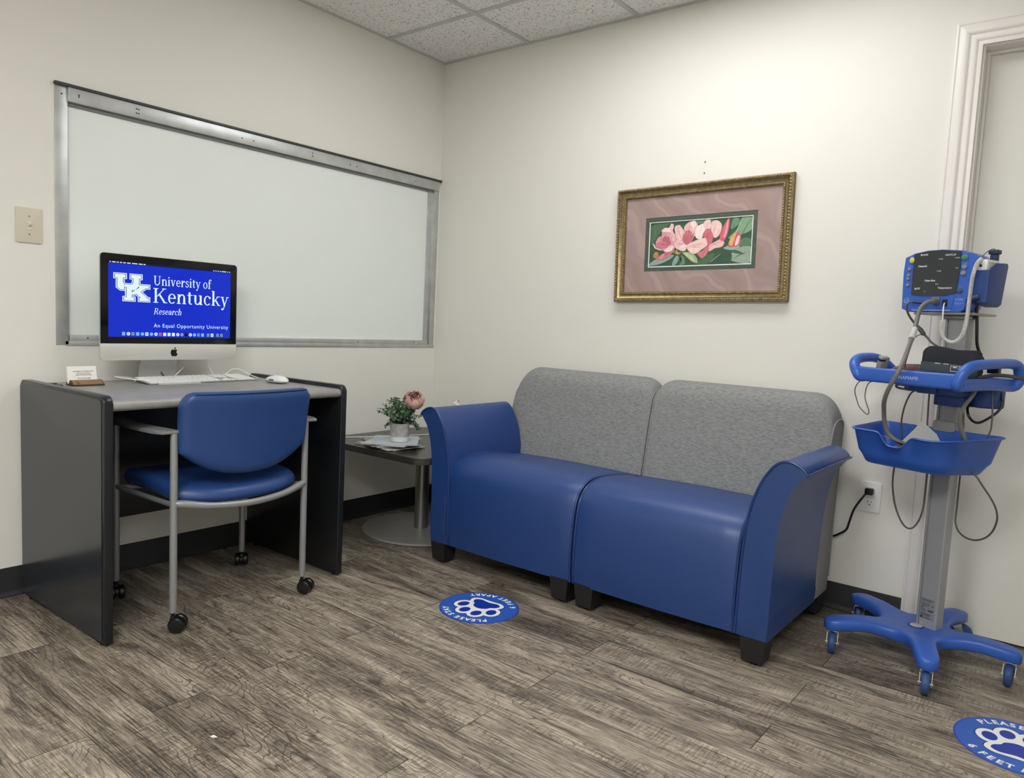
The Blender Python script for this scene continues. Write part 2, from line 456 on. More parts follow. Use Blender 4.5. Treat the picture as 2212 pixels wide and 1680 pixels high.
def casing(x_out, sgn):
    B = BM()
    # mitred leg: profile u measured from the outer edge towards the opening
    lo = [(x_out + sgn * u, -t, 0.0) for u, t in prof]; hi = [(x_out + sgn * u, -t, DZ + 0.084 - u) for u, t in prof]
    B.loft([lo, hi]); return B
part('door_casing', casing(DX0 - 0.086, 1), TRIMP, TR); part('door_casing', casing(DX1 + 0.086, -1), TRIMP, TR)
B = BM()
B.loft([[(DX0 - 0.086 + u, -t, DZ + 0.084 - u) for u, t in prof], [(DX1 + 0.086 - u, -t, DZ + 0.084 - u) for u, t in prof]]); part('door_casing', B, TRIMP, TR)
B = BM()
B.box((DX0 - 0.02, 0.0006, 0), (DX0 + 0.003, 0.119, DZ + 0.01)); B.box((DX1 - 0.003, 0.0006, 0), (DX1 + 0.02, 0.119, DZ + 0.01)); B.box((DX0 + 0.0031, 0.0006, DZ - 0.003), (DX1 - 0.0031, 0.119, DZ + 0.02))
B.box((DX0 + 0.0031, 0.056, 0), (DX0 + 0.013, 0.0749, DZ - 0.0031)); B.box((DX1 - 0.013, 0.056, 0), (DX1 - 0.0031, 0.0749, DZ - 0.0031)); B.box((DX0 + 0.0131, 0.0561, DZ - 0.013), (DX1 - 0.0131, 0.0749, DZ - 0.0031))
part('door_jamb', B, TRIMP, TR)

# ceiling light panels out of view: the loveseat one, plus three added for fill
def troffer(x0, y0, x1, y1, strength, label):
    t = thing('ceiling_light', label, 'ceiling light', ((x0 + x1) / 2, (y0 + y1) / 2, H - 0.02))
    B = BM(); f = 0.025
    B.box((x0, y0, H - 0.012), (x0 + f, y1, H - 0.0005)); B.box((x1 - f, y0, H - 0.012), (x1, y1, H - 0.0005))
    B.box((x0 + f, y0, H - 0.012), (x1 - f, y0 + f, H - 0.0005)); B.box((x0 + f, y1 - f, H - 0.012), (x1 - f, y1, H - 0.0005))
    part('frame', B, GRIDW, t, 0)
    m = mat('light_diffuser', (251, 253, 251), 0.5, emit=strength)
    B = BM(); B.box((x0 + f, y0 + f, H - 0.008), (x1 - f, y1 - f, H - 0.002)); part('diffuser', B, m, t, 0)
troffer(1.21, -1.03, 2.41, -0.43, LIGHT_NEAR, 'flush white ceiling light panel above the blue loveseat')
troffer(1.82, -4.07, 2.41, -2.87, FILL_BACK, 'unseen ceiling light panel added as fill at the back of the room')  # added fill behind the viewer
troffer(0.60, -1.21, 1.19, -0.63, LIGHT_NEAR * 0.42, 'unseen square ceiling light panel added to brighten the room corner')  # added to lift the dark corner and the ceiling
troffer(3.04, -4.07, 3.63, -2.87, FILL_BACK * 0.7, 'unseen ceiling light panel added as fill at the back right of the room')  # second added fill panel, weaker than the first

# ------------------------------------------------------------------ wall fittings
t = thing('light_switch', 'beige toggle light switch plate on the left wall beside the window', 'light switch', (0, -2.0205, 1.3045))
B = BM(); B.prism(roundrect(-2.061, 1.245, -1.98, 1.364, 0.004), lambda a, b, d: (d, a, b), 0.0, 0.006, 0.002); part('switch_plate', B, IVORY, t)
B = BM(); B.box((0.005, -2.0265, 1.290), (0.0075, -2.0145, 1.319)); B.prism([(0.006, 1.296), (0.016, 1.306), (0.016, 1.312), (0.006, 1.314)], lambda a, b, d: (a, d, b), -2.0245, -2.0165, 0.001); part('toggle', B, mat('toggle_white', (226, 220, 205), 0.3), t)
for zz in (1.274, 1.335):
    B = BM(); B.lathe([(0.003, 0.005), (0.003, 0.0068), (0.001, 0.0074)], (0, -2.0205, zz), 10, 'x'); part('screw', B, STEEL, t)

t = thing('power_outlet', 'white duplex wall outlet with a black plug in its upper socket', 'outlet', (2.321, 0, 0.459))
B = BM(); B.prism(roundrect(2.285, 0.404, 2.357, 0.515, 0.003), lambda a, b, d: (a, -d, b), 0.0, 0.006, 0.002); part('cover_plate', B, WHITEP, t)
for zz in (0.483, 0.438):
    B = BM(); B.prism([(2.321 + 0.0165 * math.cos(a), zz + max(-0.0125, min(0.0125, 0.0165 * math.sin(a)))) for a in [2 * PI * k / 24 for k in range(24)]], lambda a, b, d: (a, -d, b), 0.005, 0.0085, 0.001)
    s_ = part('socket', B, WHITEP, t)
    B = BM(); B.box((2.3135, -0.0089, zz + 0.0), (2.3155, -0.0084, zz + 0.008)); B.box((2.326, -0.0089, zz + 0.001), (2.328, -0.0084, zz + 0.007)); B.lathe([(0.0025, -0.0089), (0.0025, -0.0084)], (2.321, 0, zz - 0.007), 10, 'y'); part('slot', B, BLACKP, s_)
t = thing('power_cord', 'black power cord plugged into the wall outlet beside the loveseat', 'power cord', (2.318, -0.02, 0.48))
B = BM(); B.prism(roundrect(2.305, 0.471, 2.334, 0.495, 0.004), lambda a, b, d: (a, -d, b), 0.0095, 0.03, 0.003); part('plug', B, BLACKP, t)
B = BM(); B.tube([(2.312, -0.024, 0.476), (2.3, -0.03, 0.458), (2.275, -0.03, 0.41), (2.262, -0.028, 0.36), (2.253, -0.026, 0.325), (2.23, -0.025, 0.303), (2.20, -0.022, 0.285), (2.12, -0.02, 0.26), (2.0, -0.02, 0.1), (1.98, -0.02, 0.02)], 0.0042, 8); part('cord', B, BLACKP, t)

for (xx, zz) in ((1.561, 1.768), (1.561, 1.722)):
    B = BM(); B.lathe([(0.003, -0.0035), (0.003, 0.0)], (xx, 0, zz), 8, 'y')
    tag(part('wall_nail', B, mat('nail_grey', (120, 116, 110), 0.6)), 'small grey nail left in the wall above the framed picture, ' + ('upper of two' if zz > 1.75 else 'lower of two'), 'nail')

# ------------------------------------------------------------------ loveseat
sofa = thing('loveseat', 'blue vinyl loveseat with two grey fabric backs standing below the framed picture', 'loveseat', (1.48, -0.40, 0))
SX = 1.4805
arm = [(2.2155, 0.09), (2.216, 0.22), (2.2175, 0.33), (2.222, 0.43), (2.234, 0.515), (2.255, 0.58), (2.28, 0.617), (2.297, 0.634)]
arm_top = [(2.288, 0.648), (2.27, 0.660), (2.248, 0.668), (2.228, 0.668), (2.208, 0.659), (2.188, 0.638), (2.166, 0.602), (2.147, 0.555), (2.134, 0.505), (2.125, 0.45), (2.119, 0.37), (2.115, 0.25), (2.113, 0.09)]
AY0, AY1 = -0.742, -0.238
for sgn in (1, -1):
    mx = (lambda x: x) if sgn > 0 else (lambda x: 2 * SX - x)
    prof = catmull(arm, 3) + catmull(arm_top, 3)
    B = BM(); B.prism([(mx(a), b) for a, b in prof], lambda a, b, d: (a, d, b), AY0, AY1, 0.006, 2)
    a_ = part('armrest', B, VINYL, sofa, 50)
    B = BM()
    edge = catmull(arm_top[:-1], 4)
    B.tube([(mx(a), AY0 - 0.001, b) for a, b in [arm[-1]] + edge + [(2.113, 0.095)]], 0.0042, 8, smooth=False)
    part('piping', B, VINYLP, a_); B = BM()
    B.tube([(mx(2.297), AY0, 0.634), (mx(2.2985), -0.5, 0.636), (mx(2.297), AY1, 0.634)], 0.0038, 8)
    part('piping', B, VINYLP, a_)
# backs
rear = [(-0.072, 0.092), (-0.068, 0.3), (-0.055, 0.55), (-0.045, 0.72), (-0.042, 0.79)]
crest = [(-0.052, 0.818), (-0.075, 0.836), (-0.105, 0.841), (-0.138, 0.834), (-0.165, 0.812), (-0.182, 0.775)]
front = [(-0.196, 0.70), (-0.214, 0.60), (-0.232, 0.50), (-0.246, 0.42), (-0.25, 0.30), (-0.246, 0.092)]
bprof = catmull(rear, 4)[:-1] + catmull([rear[-1]] + crest + [front[0]], 4)[:-1] + catmull(front, 4)
def back_ring(x, drop, inset):
    out = []
    for y, z in bprof:
        k = max(0.0, (z - 0.66) / 0.181)
        zz = z - drop * k
        yc = -0.14
        yy = yc + (y - yc) * (1 - inset * 1.6)
        out.append((x, yy, zz))
    return out
for x0, x1, outer in ((0.748, 1.4745, -1), (1.4865, 2.213, 1)):
    B = BM(); rings = []
    N_ = 44
    for i in range(N_ + 1):
        f = i / N_
        # denser near ends
        s_ = 0.5 - 0.5 * math.cos(PI * f)
        x = x0 + (x1 - x0) * s_
        def endround(d, R):
            return 0.0 if d >= R else R - math.sqrt(max(0, R * R - (R - d) ** 2))
        dl = endround(x - x0, 0.088 if outer < 0 else 0.075); dr = endround(x1 - x, 0.088 if outer > 0 else 0.075)
        ins = endround(x - x0, 0.028) + endround(x1 - x, 0.028)
        rings.append(back_ring(x, max(dl * (1.25 if outer < 0 else 0.75), dr * (1.25 if outer > 0 else 0.75)), ins * 1.6))
    B.loft(rings)
    b_ = part('backrest', B, FABRIC, sofa, 60)
    B = BM()
    for k in (1, -2):
        R_ = rings[k]
        pts = [p for p in R_ if p[2] > 0.1]
        B = BM(); B.tube([(p[0] + (-0.002 if k == 1 else 0.002), p[1], p[2]) for p in pts], 0.0036, 6, smooth=False)
        part('piping', B, FABRIC, b_)
# seats
sprof = [(-0.24, 0.10), (-0.24, 0.30), (-0.238, 0.422), (-0.30, 0.440), (-0.40, 0.458), (-0.50, 0.470), (-0.58, 0.474), (-0.64, 0.467), (-0.69, 0.445), (-0.722, 0.405), (-0.737, 0.34), (-0.744, 0.26), (-0.745, 0.17), (-0.738, 0.092)]
sp_ = catmull(sprof, 4)
for x0, x1 in ((0.824, 1.4765), (1.4835, 2.108)):
    B = BM(); rings = []
    for f, ins in ((0, 0.016), (0.003, 0.008), (0.009, 0.003), (0.02, 0.0), (0.12, -0.002), (0.2, -0.004), (0.5, -0.007), (0.8, -0.004), (0.88, -0.002), (0.98, 0.0), (0.991, 0.003), (0.997, 0.008), (1, 0.016)):
        x = x0 + (x1 - x0) * f
        rings.append([(x, min(y + ins, -0.23), z - (ins if z > 0.2 else 0)) for y, z in sp_])
    B.loft(rings)
    s_ = part('seat_cushion', B, VINYL, sofa, 60)
    B = BM()
    for k, q in ((2, -0.002), (-3, 0.002)):
        B = BM(); B.tube([(p[0] + q, p[1], p[2]) for p in rings[k][10:]], 0.0042, 6, smooth=False)
        part('piping', B, VINYLP, s_)
B = BM(); B.box((0.79, -0.70, 0.082), (2.17, -0.1, 0.13)); part('underframe', B, BLACKM, sofa)
for x in (0.79, 1.425, 1.536, 2.171):
    for y in (-0.70, -0.12):
        B = BM()
        B.loft([[(x + a * w, y + b * w, z) for a, b in ((-1, -1), (1, -1), (1, 1), (-1, 1))] for z, w in ((0.012, 0.031), (0.0125, 0.033), (0.098, 0.041))])
        l_ = part('leg', B, BLACKM, sofa, 20)
        B = BM(); B.lathe([(0.016, 0.0), (0.017, 0.012)], (x, y, 0), 16); part('glide', B, BLACKP, l_)

# ------------------------------------------------------------------ framed picture
PW, PH = 0.79, 0.505
PC = (1.5585, -0.002, 1.429)
pic = thing('framed_picture', 'gold framed watercolour of pink flowers hung above the loveseat', 'picture', PC, rot=(0, -0.021, 0))
def pw(u, w, d): return (u, -d, w)
def sweep_frame(B, prof):
    """profile (inset from outer edge, height off the wall) swept around the picture rectangle"""
    rings = []
    for sx, sz in ((-1, -1), (1, -1), (1, 1), (-1, 1)):
        rings.append([pw(sx * (PW / 2 - i), sz * (PH / 2 - i), h) for i, h in prof])
    B.loft(rings, loop=True)
B = BM(); sweep_frame(B, [(0.0, 0.001), (0.0, 0.022), (0.003, 0.029), (0.006, 0.0335), (0.012, 0.0335), (0.0145, 0.029), (0.019, 0.021), (0.026, 0.0165), (0.031, 0.0165), (0.034, 0.021), (0.040, 0.021), (0.0425, 0.016), (0.0445, 0.012), (0.0445, 0.001)])
fr = part('frame', B, GOLD, pic, 50, world=False)
B = BM(); sweep_frame(B, [(-0.0006, 0.0005), (-0.0006, 0.020), (0.0005, 0.0225), (0.002, 0.0205), (0.002, 0.0005)]); part('outer_edge', B, GOLDD, fr, 50, world=False)
B = BM()
def beads(inset, h, step, r, tilt):
    a, b = PW / 2 - inset, PH / 2 - inset
    for (p, q) in (((-a, -b), (a, -b)), ((a, -b), (a, b)), ((a, b), (-a, b)), ((-a, b), (-a, -b))):
        L_ = math.hypot(q[0] - p[0], q[1] - p[1]); n = int(L_ / step)
        d = ((q[0] - p[0]) / L_, (q[1] - p[1]) / L_)
        for i in range(n):
            t_ = (i + 0.5) / n * L_
            c = pw(p[0] + d[0] * t_, p[1] + d[1] * t_, h)
            ang = math.atan2(d[1], d[0]) + tilt
            M = Matrix.Translation(c) @ Matrix.Rotation(-ang, 4, 'Y')
            B.T = M; B.ball((0, 0, 0), (r * 1.35, r * 0.7, r * 0.75), 6, 4)
    B.T = Matrix.Identity(4)
beads(0.009, 0.0335, 0.0125, 0.0052, 0.75); part('carved_beading', B, GOLD, fr, 60, world=False)
B = BM(); beads(0.037, 0.021, 0.010, 0.0036, 0.6); part('inner_beading', B, GOLD, fr, 60, world=False)
def ring_rect(B, a0, b0, a1, b1, h, cx=0, cz=0):
    """flat mat board between half sizes (a0,b0) outer and (a1,b1) inner, at height h with a small bevelled inner edge"""
    O = [pw(sx * a0, sz * b0, h) for sx, sz in ((-1, -1), (1, -1), (1, 1), (-1, 1))]
    I = [pw(cx + sx * a1, cz + sz * b1, h) for sx, sz in ((-1, -1), (1, -1), (1, 1), (-1, 1))]
    I2 = [pw(cx + sx * (a1 - .001), cz + sz * (b1 - .001), h - 0.0014) for sx, sz in ((-1, -1), (1, -1), (1, 1), (-1, 1))]
    B.loft([O, I, I2], cap=False)
def marble():
    m = bpy.data.materials.new('marbled_rose_mat'); m.use_nodes = True
    nt = m.node_tree; N = nt.nodes; L = nt.links; p = N['Principled BSDF']
    tc = N.new('ShaderNodeTexCoord'); s_ = N.new('ShaderNodeTexWave'); s_.wave_type = 'BANDS'; s_.bands_direction = 'DIAGONAL'
    s_.inputs['Scale'].default_value = 3.2; s_.inputs['Distortion'].default_value = 11.0; s_.inputs['Detail'].default_value = 2.0; s_.inputs['Detail Scale'].default_value = 1.1; s_.inputs['Detail Roughness'].default_value = 0.4
    L.new(tc.outputs['Object'], s_.inputs['Vector'])
    r = N.new('ShaderNodeValToRGB'); e = r.color_ramp.elements
    e[0].position = 0.0; e[0].color = (*lin((160, 136, 131)), 1); e[1].position = 1.0; e[1].color = (*lin((178, 154, 147)), 1)
    q = e.new(0.55); q.color = (*lin((168, 144, 138)), 1); q = e.new(0.85); q.color = (*lin((164, 140, 143)), 1)
    L.new(s_.outputs[0], r.inputs['Fac']); L.new(r.outputs['Color'], p.inputs['Base Color'])
    p.inputs['Roughness'].default_value = 0.35
    return m
B = BM(); ring_rect(B, 0.352, 0.2095, 0.2545, 0.1185, 0.0095, 0.0, 0.0); part('outer_mat', B, marble(), pic, 20, world=False)
B = BM(); ring_rect(B, 0.30, 0.15, 0.2365, 0.1005, 0.0078); part('green_mat', B, mat('dark_green_mat', (74, 86, 78), 0.6, var=(70, 0.15)), pic, 20, world=False)
B = BM(); ring_rect(B, 0.29, 0.14, 0.2325, 0.0965, 0.0066); part('white_mat', B, PAPER, pic, 20, world=False)
# the painting: watercolour blossoms as thin flat shapes on the sheet
AW, AH = 0.2345, 0.0985
PCOL = {}
def pc(rgb):
    k = rgb
    if k not in PCOL: PCOL[k] = (len(PCOL), mat('watercolour', rgb, 0.6, spec=0.3, var=(60, 0.09)))
    return PCOL[k][0]
B = BM()
# picture-local art coordinates: a 0..1 left to right, b 0..1 bottom to top
ART_N = [0]
def art(pts, rgb, smooth=True, sub=4):
    P = catmull(pts, sub, True) if smooth else pts
    ART_N[0] += 1
    B.mi = pc(rgb)
    d = 0.0030 + ART_N[0] * 0.00002
    vs = [B.v(pw(-AW + 2 * AW * a, -AH + 2 * AH * b, d)) for a, b in P]
    f = B.face(vs)
    if f: bmesh.ops.triangulate(B.b, faces=[f])
art([(0, 0), (1, 0), (1, 1), (0, 1)], (66, 92, 72), False)
art([(0.02, 0.5), (0.1, 0.75), (0.2, 0.95), (0.35, 0.97), (0.12, 0.98), (0.01, 0.9)], (88, 112, 90))
art([(0.42, 0.93), (0.6, 0.9), (0.62, 0.99), (0.42, 0.995)], (104, 134, 116))
art([(0.78, 0.55), (0.86, 0.75), (0.9, 0.98), (0.99, 0.98), (0.99, 0.72), (0.9, 0.62)], (134, 164, 134))
art([(0.80, 0.75), (0.88, 0.86), (0.86, 0.98), (0.82, 0.98)], (112, 146, 118))
art([(0.80, 0.12), (0.86, 0.33), (0.99, 0.36), (0.99, 0.06), (0.93, 0.02)], (150, 172, 150))
art([(0.6, 0.02), (0.68, 0.2), (0.8, 0.28), (0.82, 0.1), (0.76, 0.02)], (64, 92, 74))
art([(0.5, 0.02), (0.56, 0.2), (0.66, 0.26), (0.62, 0.06)], (82, 112, 84))
art([(0.86, 0.4), (0.93, 0.55), (0.99, 0.5), (0.98, 0.38)], (96, 128, 100))
# leaves below
art([(0.0, 0.04), (0.06, 0.16), (0.16, 0.24), (0.26, 0.25), (0.2, 0.14), (0.1, 0.06)], (150, 172, 164))
art([(0.02, 0.06), (0.12, 0.13), (0.24, 0.235), (0.15, 0.18)], (112, 142, 130))
art([(0.245, 0.04), (0.26, 0.16), (0.29, 0.24), (0.31, 0.2), (0.30, 0.1), (0.27, 0.03)], (140, 168, 166))
art([(0.32, 0.03), (0.34, 0.15), (0.33, 0.24), (0.36, 0.2), (0.375, 0.06)], (108, 140, 112))
art([(0.345, 0.3), (0.42, 0.3), (0.48, 0.2), (0.50, 0.06), (0.44, 0.1), (0.38, 0.22)], (164, 182, 140))
art([(0.36, 0.29), (0.43, 0.24), (0.475, 0.1), (0.42, 0.15)], (196, 204, 160))
art([(0.74, 0.36), (0.82, 0.42), (0.89, 0.38), (0.84, 0.31), (0.78, 0.32)], (152, 184, 176))
art([(0.8, 0.28), (0.86, 0.3), (0.93, 0.22), (0.88, 0.22)], (76, 104, 90))
# left bloom
art([(0.065, 0.52), (0.09, 0.66), (0.125, 0.70), (0.13, 0.82), (0.19, 0.86), (0.22, 0.94), (0.245, 0.9), (0.24, 0.76), (0.3, 0.66), (0.28, 0.44), (0.2, 0.36), (0.11, 0.38)], (226, 160, 168))
art([(0.065, 0.52), (0.08, 0.42), (0.13, 0.36), (0.19, 0.42), (0.18, 0.52), (0.11, 0.56)], (206, 128, 144))
art([(0.12, 0.8), (0.16, 0.87), (0.2, 0.86), (0.22, 0.95), (0.245, 0.9), (0.23, 0.78), (0.18, 0.77)], (243, 218, 218))
art([(0.13, 0.6), (0.16, 0.68), (0.21, 0.64), (0.22, 0.5), (0.17, 0.47)], (190, 108, 124))
art([(0.21, 0.86), (0.235, 0.92), (0.24, 0.8), (0.27, 0.6), (0.245, 0.56), (0.225, 0.7)], (236, 188, 192))
# lower bud left
art([(0.07, 0.17), (0.1, 0.24), (0.18, 0.33), (0.26, 0.42), (0.25, 0.32), (0.2, 0.22), (0.12, 0.16)], (214, 122, 136))
art([(0.045, 0.24), (0.06, 0.33), (0.09, 0.33), (0.1, 0.26), (0.07, 0.2)], (190, 138, 84))
art([(0.115, 0.2), (0.15, 0.28), (0.165, 0.27), (0.14, 0.2)], (240, 184, 188))
art([(0.155, 0.35), (0.2, 0.44), (0.255, 0.46), (0.24, 0.36), (0.2, 0.33)], (244, 214, 214))
# second bloom
art([(0.255, 0.86), (0.30, 0.91), (0.33, 0.84), (0.36, 0.74), (0.38, 0.6), (0.33, 0.56), (0.28, 0.64)], (240, 196, 196))
art([(0.35, 0.84), (0.38, 0.93), (0.42, 0.97), (0.46, 0.96), (0.49, 0.84), (0.47, 0.66), (0.41, 0.62), (0.37, 0.7)], (238, 190, 192))
art([(0.415, 0.93), (0.45, 0.985), (0.47, 0.9), (0.44, 0.82)], (246, 222, 220))
art([(0.26, 0.52), (0.31, 0.6), (0.38, 0.56), (0.385, 0.42), (0.36, 0.33), (0.30, 0.37), (0.27, 0.42)], (240, 194, 198))
art([(0.31, 0.38), (0.35, 0.48), (0.385, 0.44), (0.37, 0.34)], (246, 214, 214))
art([(0.335, 0.6), (0.36, 0.74), (0.4, 0.78), (0.45, 0.66), (0.43, 0.52), (0.39, 0.46), (0.36, 0.5)], (214, 126, 138))
art([(0.47, 0.82), (0.53, 0.9), (0.555, 0.86), (0.56, 0.74), (0.52, 0.58), (0.47, 0.62)], (250, 232, 226))
art([(0.385, 0.45), (0.46, 0.54), (0.56, 0.60), (0.60, 0.52), (0.58, 0.42), (0.53, 0.34), (0.47, 0.26), (0.41, 0.32)], (245, 204, 200))
art([(0.40, 0.37), (0.47, 0.42), (0.52, 0.36), (0.47, 0.27), (0.42, 0.31)], (248, 214, 206))
# third bloom
art([(0.54, 0.88), (0.56, 0.97), (0.60, 0.985), (0.61, 0.86), (0.60, 0.74), (0.56, 0.76)], (245, 208, 208))
art([(0.61, 0.88), (0.64, 0.95), (0.68, 0.94), (0.715, 0.84), (0.70, 0.66), (0.66, 0.58), (0.625, 0.66)], (246, 206, 202))
art([(0.535, 0.66), (0.57, 0.78), (0.61, 0.76), (0.64, 0.62), (0.625, 0.48), (0.595, 0.44), (0.57, 0.58)], (208, 114, 128))
art([(0.605, 0.43), (0.66, 0.5), (0.72, 0.56), (0.745, 0.46), (0.72, 0.38), (0.66, 0.36), (0.605, 0.30)], (242, 188, 190))
art([(0.49, 0.28), (0.54, 0.32), (0.6, 0.44), (0.595, 0.28), (0.545, 0.16), (0.52, 0.19)], (214, 128, 134))
# upright bud and small bud
art([(0.70, 0.56), (0.715, 0.74), (0.745, 0.88), (0.78, 0.985), (0.785, 0.82), (0.765, 0.6), (0.735, 0.5)], (214, 108, 124))
art([(0.735, 0.62), (0.75, 0.82), (0.775, 0.95), (0.77, 0.74), (0.75, 0.58)], (236, 166, 172))
art([(0.785, 0.38), (0.795, 0.52), (0.83, 0.64), (0.865, 0.68), (0.895, 0.6), (0.895, 0.46), (0.87, 0.38)], (206, 104, 112))
art([(0.79, 0.44), (0.81, 0.58), (0.85, 0.66), (0.84, 0.54), (0.82, 0.4)], (228, 180, 110))
art([(0.845, 0.4), (0.86, 0.56), (0.885, 0.6), (0.875, 0.44)], (244, 214, 212))
# brush strokes inside the petals
for a0, b0, a1, b1, w, c_ in ((0.19, 0.62, 0.15, 0.78, .007, 0), (0.2, 0.5, 0.1, 0.6, .006, 0), (0.18, 0.46, 0.1, 0.46, .006, 0), (0.21, 0.55, 0.235, 0.8, .005, 1), (0.17, 0.5, 0.12, 0.52, .008, 2),
                              (0.33, 0.6, 0.29, 0.84, .006, 0), (0.34, 0.6, 0.32, 0.82, .005, 1), (0.40, 0.66, 0.41, 0.9, .006, 0), (0.43, 0.66, 0.45, 0.88, .006, 1), (0.36, 0.5, 0.29, 0.5, .006, 0), (0.36, 0.46, 0.31, 0.43, .006, 1),
                              (0.41, 0.44, 0.55, 0.55, .006, 1), (0.41, 0.42, 0.56, 0.48, .006, 0), (0.42, 0.4, 0.52, 0.4, .005, 0), (0.5, 0.64, 0.53, 0.84, .006, 3), (0.57, 0.78, 0.585, 0.94, .005, 0), (0.64, 0.64, 0.66, 0.9, .006, 0), (0.66, 0.64, 0.69, 0.86, .006, 1),
                              (0.61, 0.4, 0.72, 0.5, .006, 0), (0.62, 0.38, 0.7, 0.42, .005, 1), (0.58, 0.56, 0.6, 0.72, .006, 2), (0.74, 0.58, 0.76, 0.92, .004, 2), (0.54, 0.2, 0.58, 0.36, .005, 2), (0.12, 0.2, 0.22, 0.33, .005, 2),
                              (0.03, 0.07, 0.2, 0.2, .003, 4), (0.38, 0.26, 0.48, 0.1, .003, 4), (0.62, 0.06, 0.72, 0.24, .004, 4), (0.84, 0.6, 0.9, 0.92, .006, 4), (0.9, 0.6, 0.97, 0.9, .006, 5), (0.05, 0.7, 0.1, 0.9, .008, 5), (0.84, 0.14, 0.96, 0.26, .006, 5)):
    col_ = ((216, 148, 158), (252, 232, 228), (180, 92, 110), (232, 206, 200), (196, 214, 200), (104, 134, 110))[c_]
    l_ = math.hypot(a1 - a0, (b1 - b0) * .42); nx_, ny_ = -(b1 - b0) * .42 / l_ * w, (a1 - a0) / l_ * w / .42
    am, bm_ = (a0 + a1) / 2 + nx_ * .6, (b0 + b1) / 2 + ny_ * .6
    art([(a0, b0), (am - nx_ * .5, bm_ - ny_ * .5), (a1, b1), (am + nx_ * .5, bm_ + ny_ * .5)], col_)
# stamens and calyx
for a0, b0, a1, b1 in ((0.37, 0.5, 0.37, 0.78), (0.385, 0.5, 0.4, 0.8), (0.395, 0.5, 0.43, 0.76), (0.40, 0.48, 0.45, 0.72), (0.365, 0.5, 0.345, 0.7)):
    art([(a0, b0), (a0 + 0.004, b0), (a1 + 0.004, b1), (a1, b1)], (168, 66, 92), False)
for a0, b0, a1, b1 in ((0.24, 0.33, 0.30, 0.27), (0.25, 0.36, 0.3, 0.29), (0.28, 0.37, 0.30, 0.27), (0.33, 0.34, 0.3, 0.27), (0.35, 0.32, 0.3, 0.27)):
    art([(a0, b0), (a0 + 0.006, b0 + 0.004), (a1 + 0.012, b1), (a1 - 0.004, b1 - 0.01)], (198, 172, 100), False)
for a0, b0, a1, b1 in ((0.035, 0.52, 0.06, 0.42), (0.06, 0.42, 0.11, 0.375), (0.11, 0.375, 0.16, 0.39)):
    art([(a0, b0), (a0 + 0.012, b0 + 0.01), (a1 + 0.012, b1 + 0.014), (a1, b1)], (238, 228, 214), False)
B.mi = 0
part('painting', B, [v[1] for v in PCOL.values()], pic, 0, world=False)
B = BM(); B.box((-PW / 2 + 0.01, -0.0022, -PH / 2 + 0.01), (PW / 2 - 0.01, -0.0005, PH / 2 - 0.01)); part('backing_board', B, mat('kraft_backing', (150, 120, 84), 0.8), pic, 0, world=False)

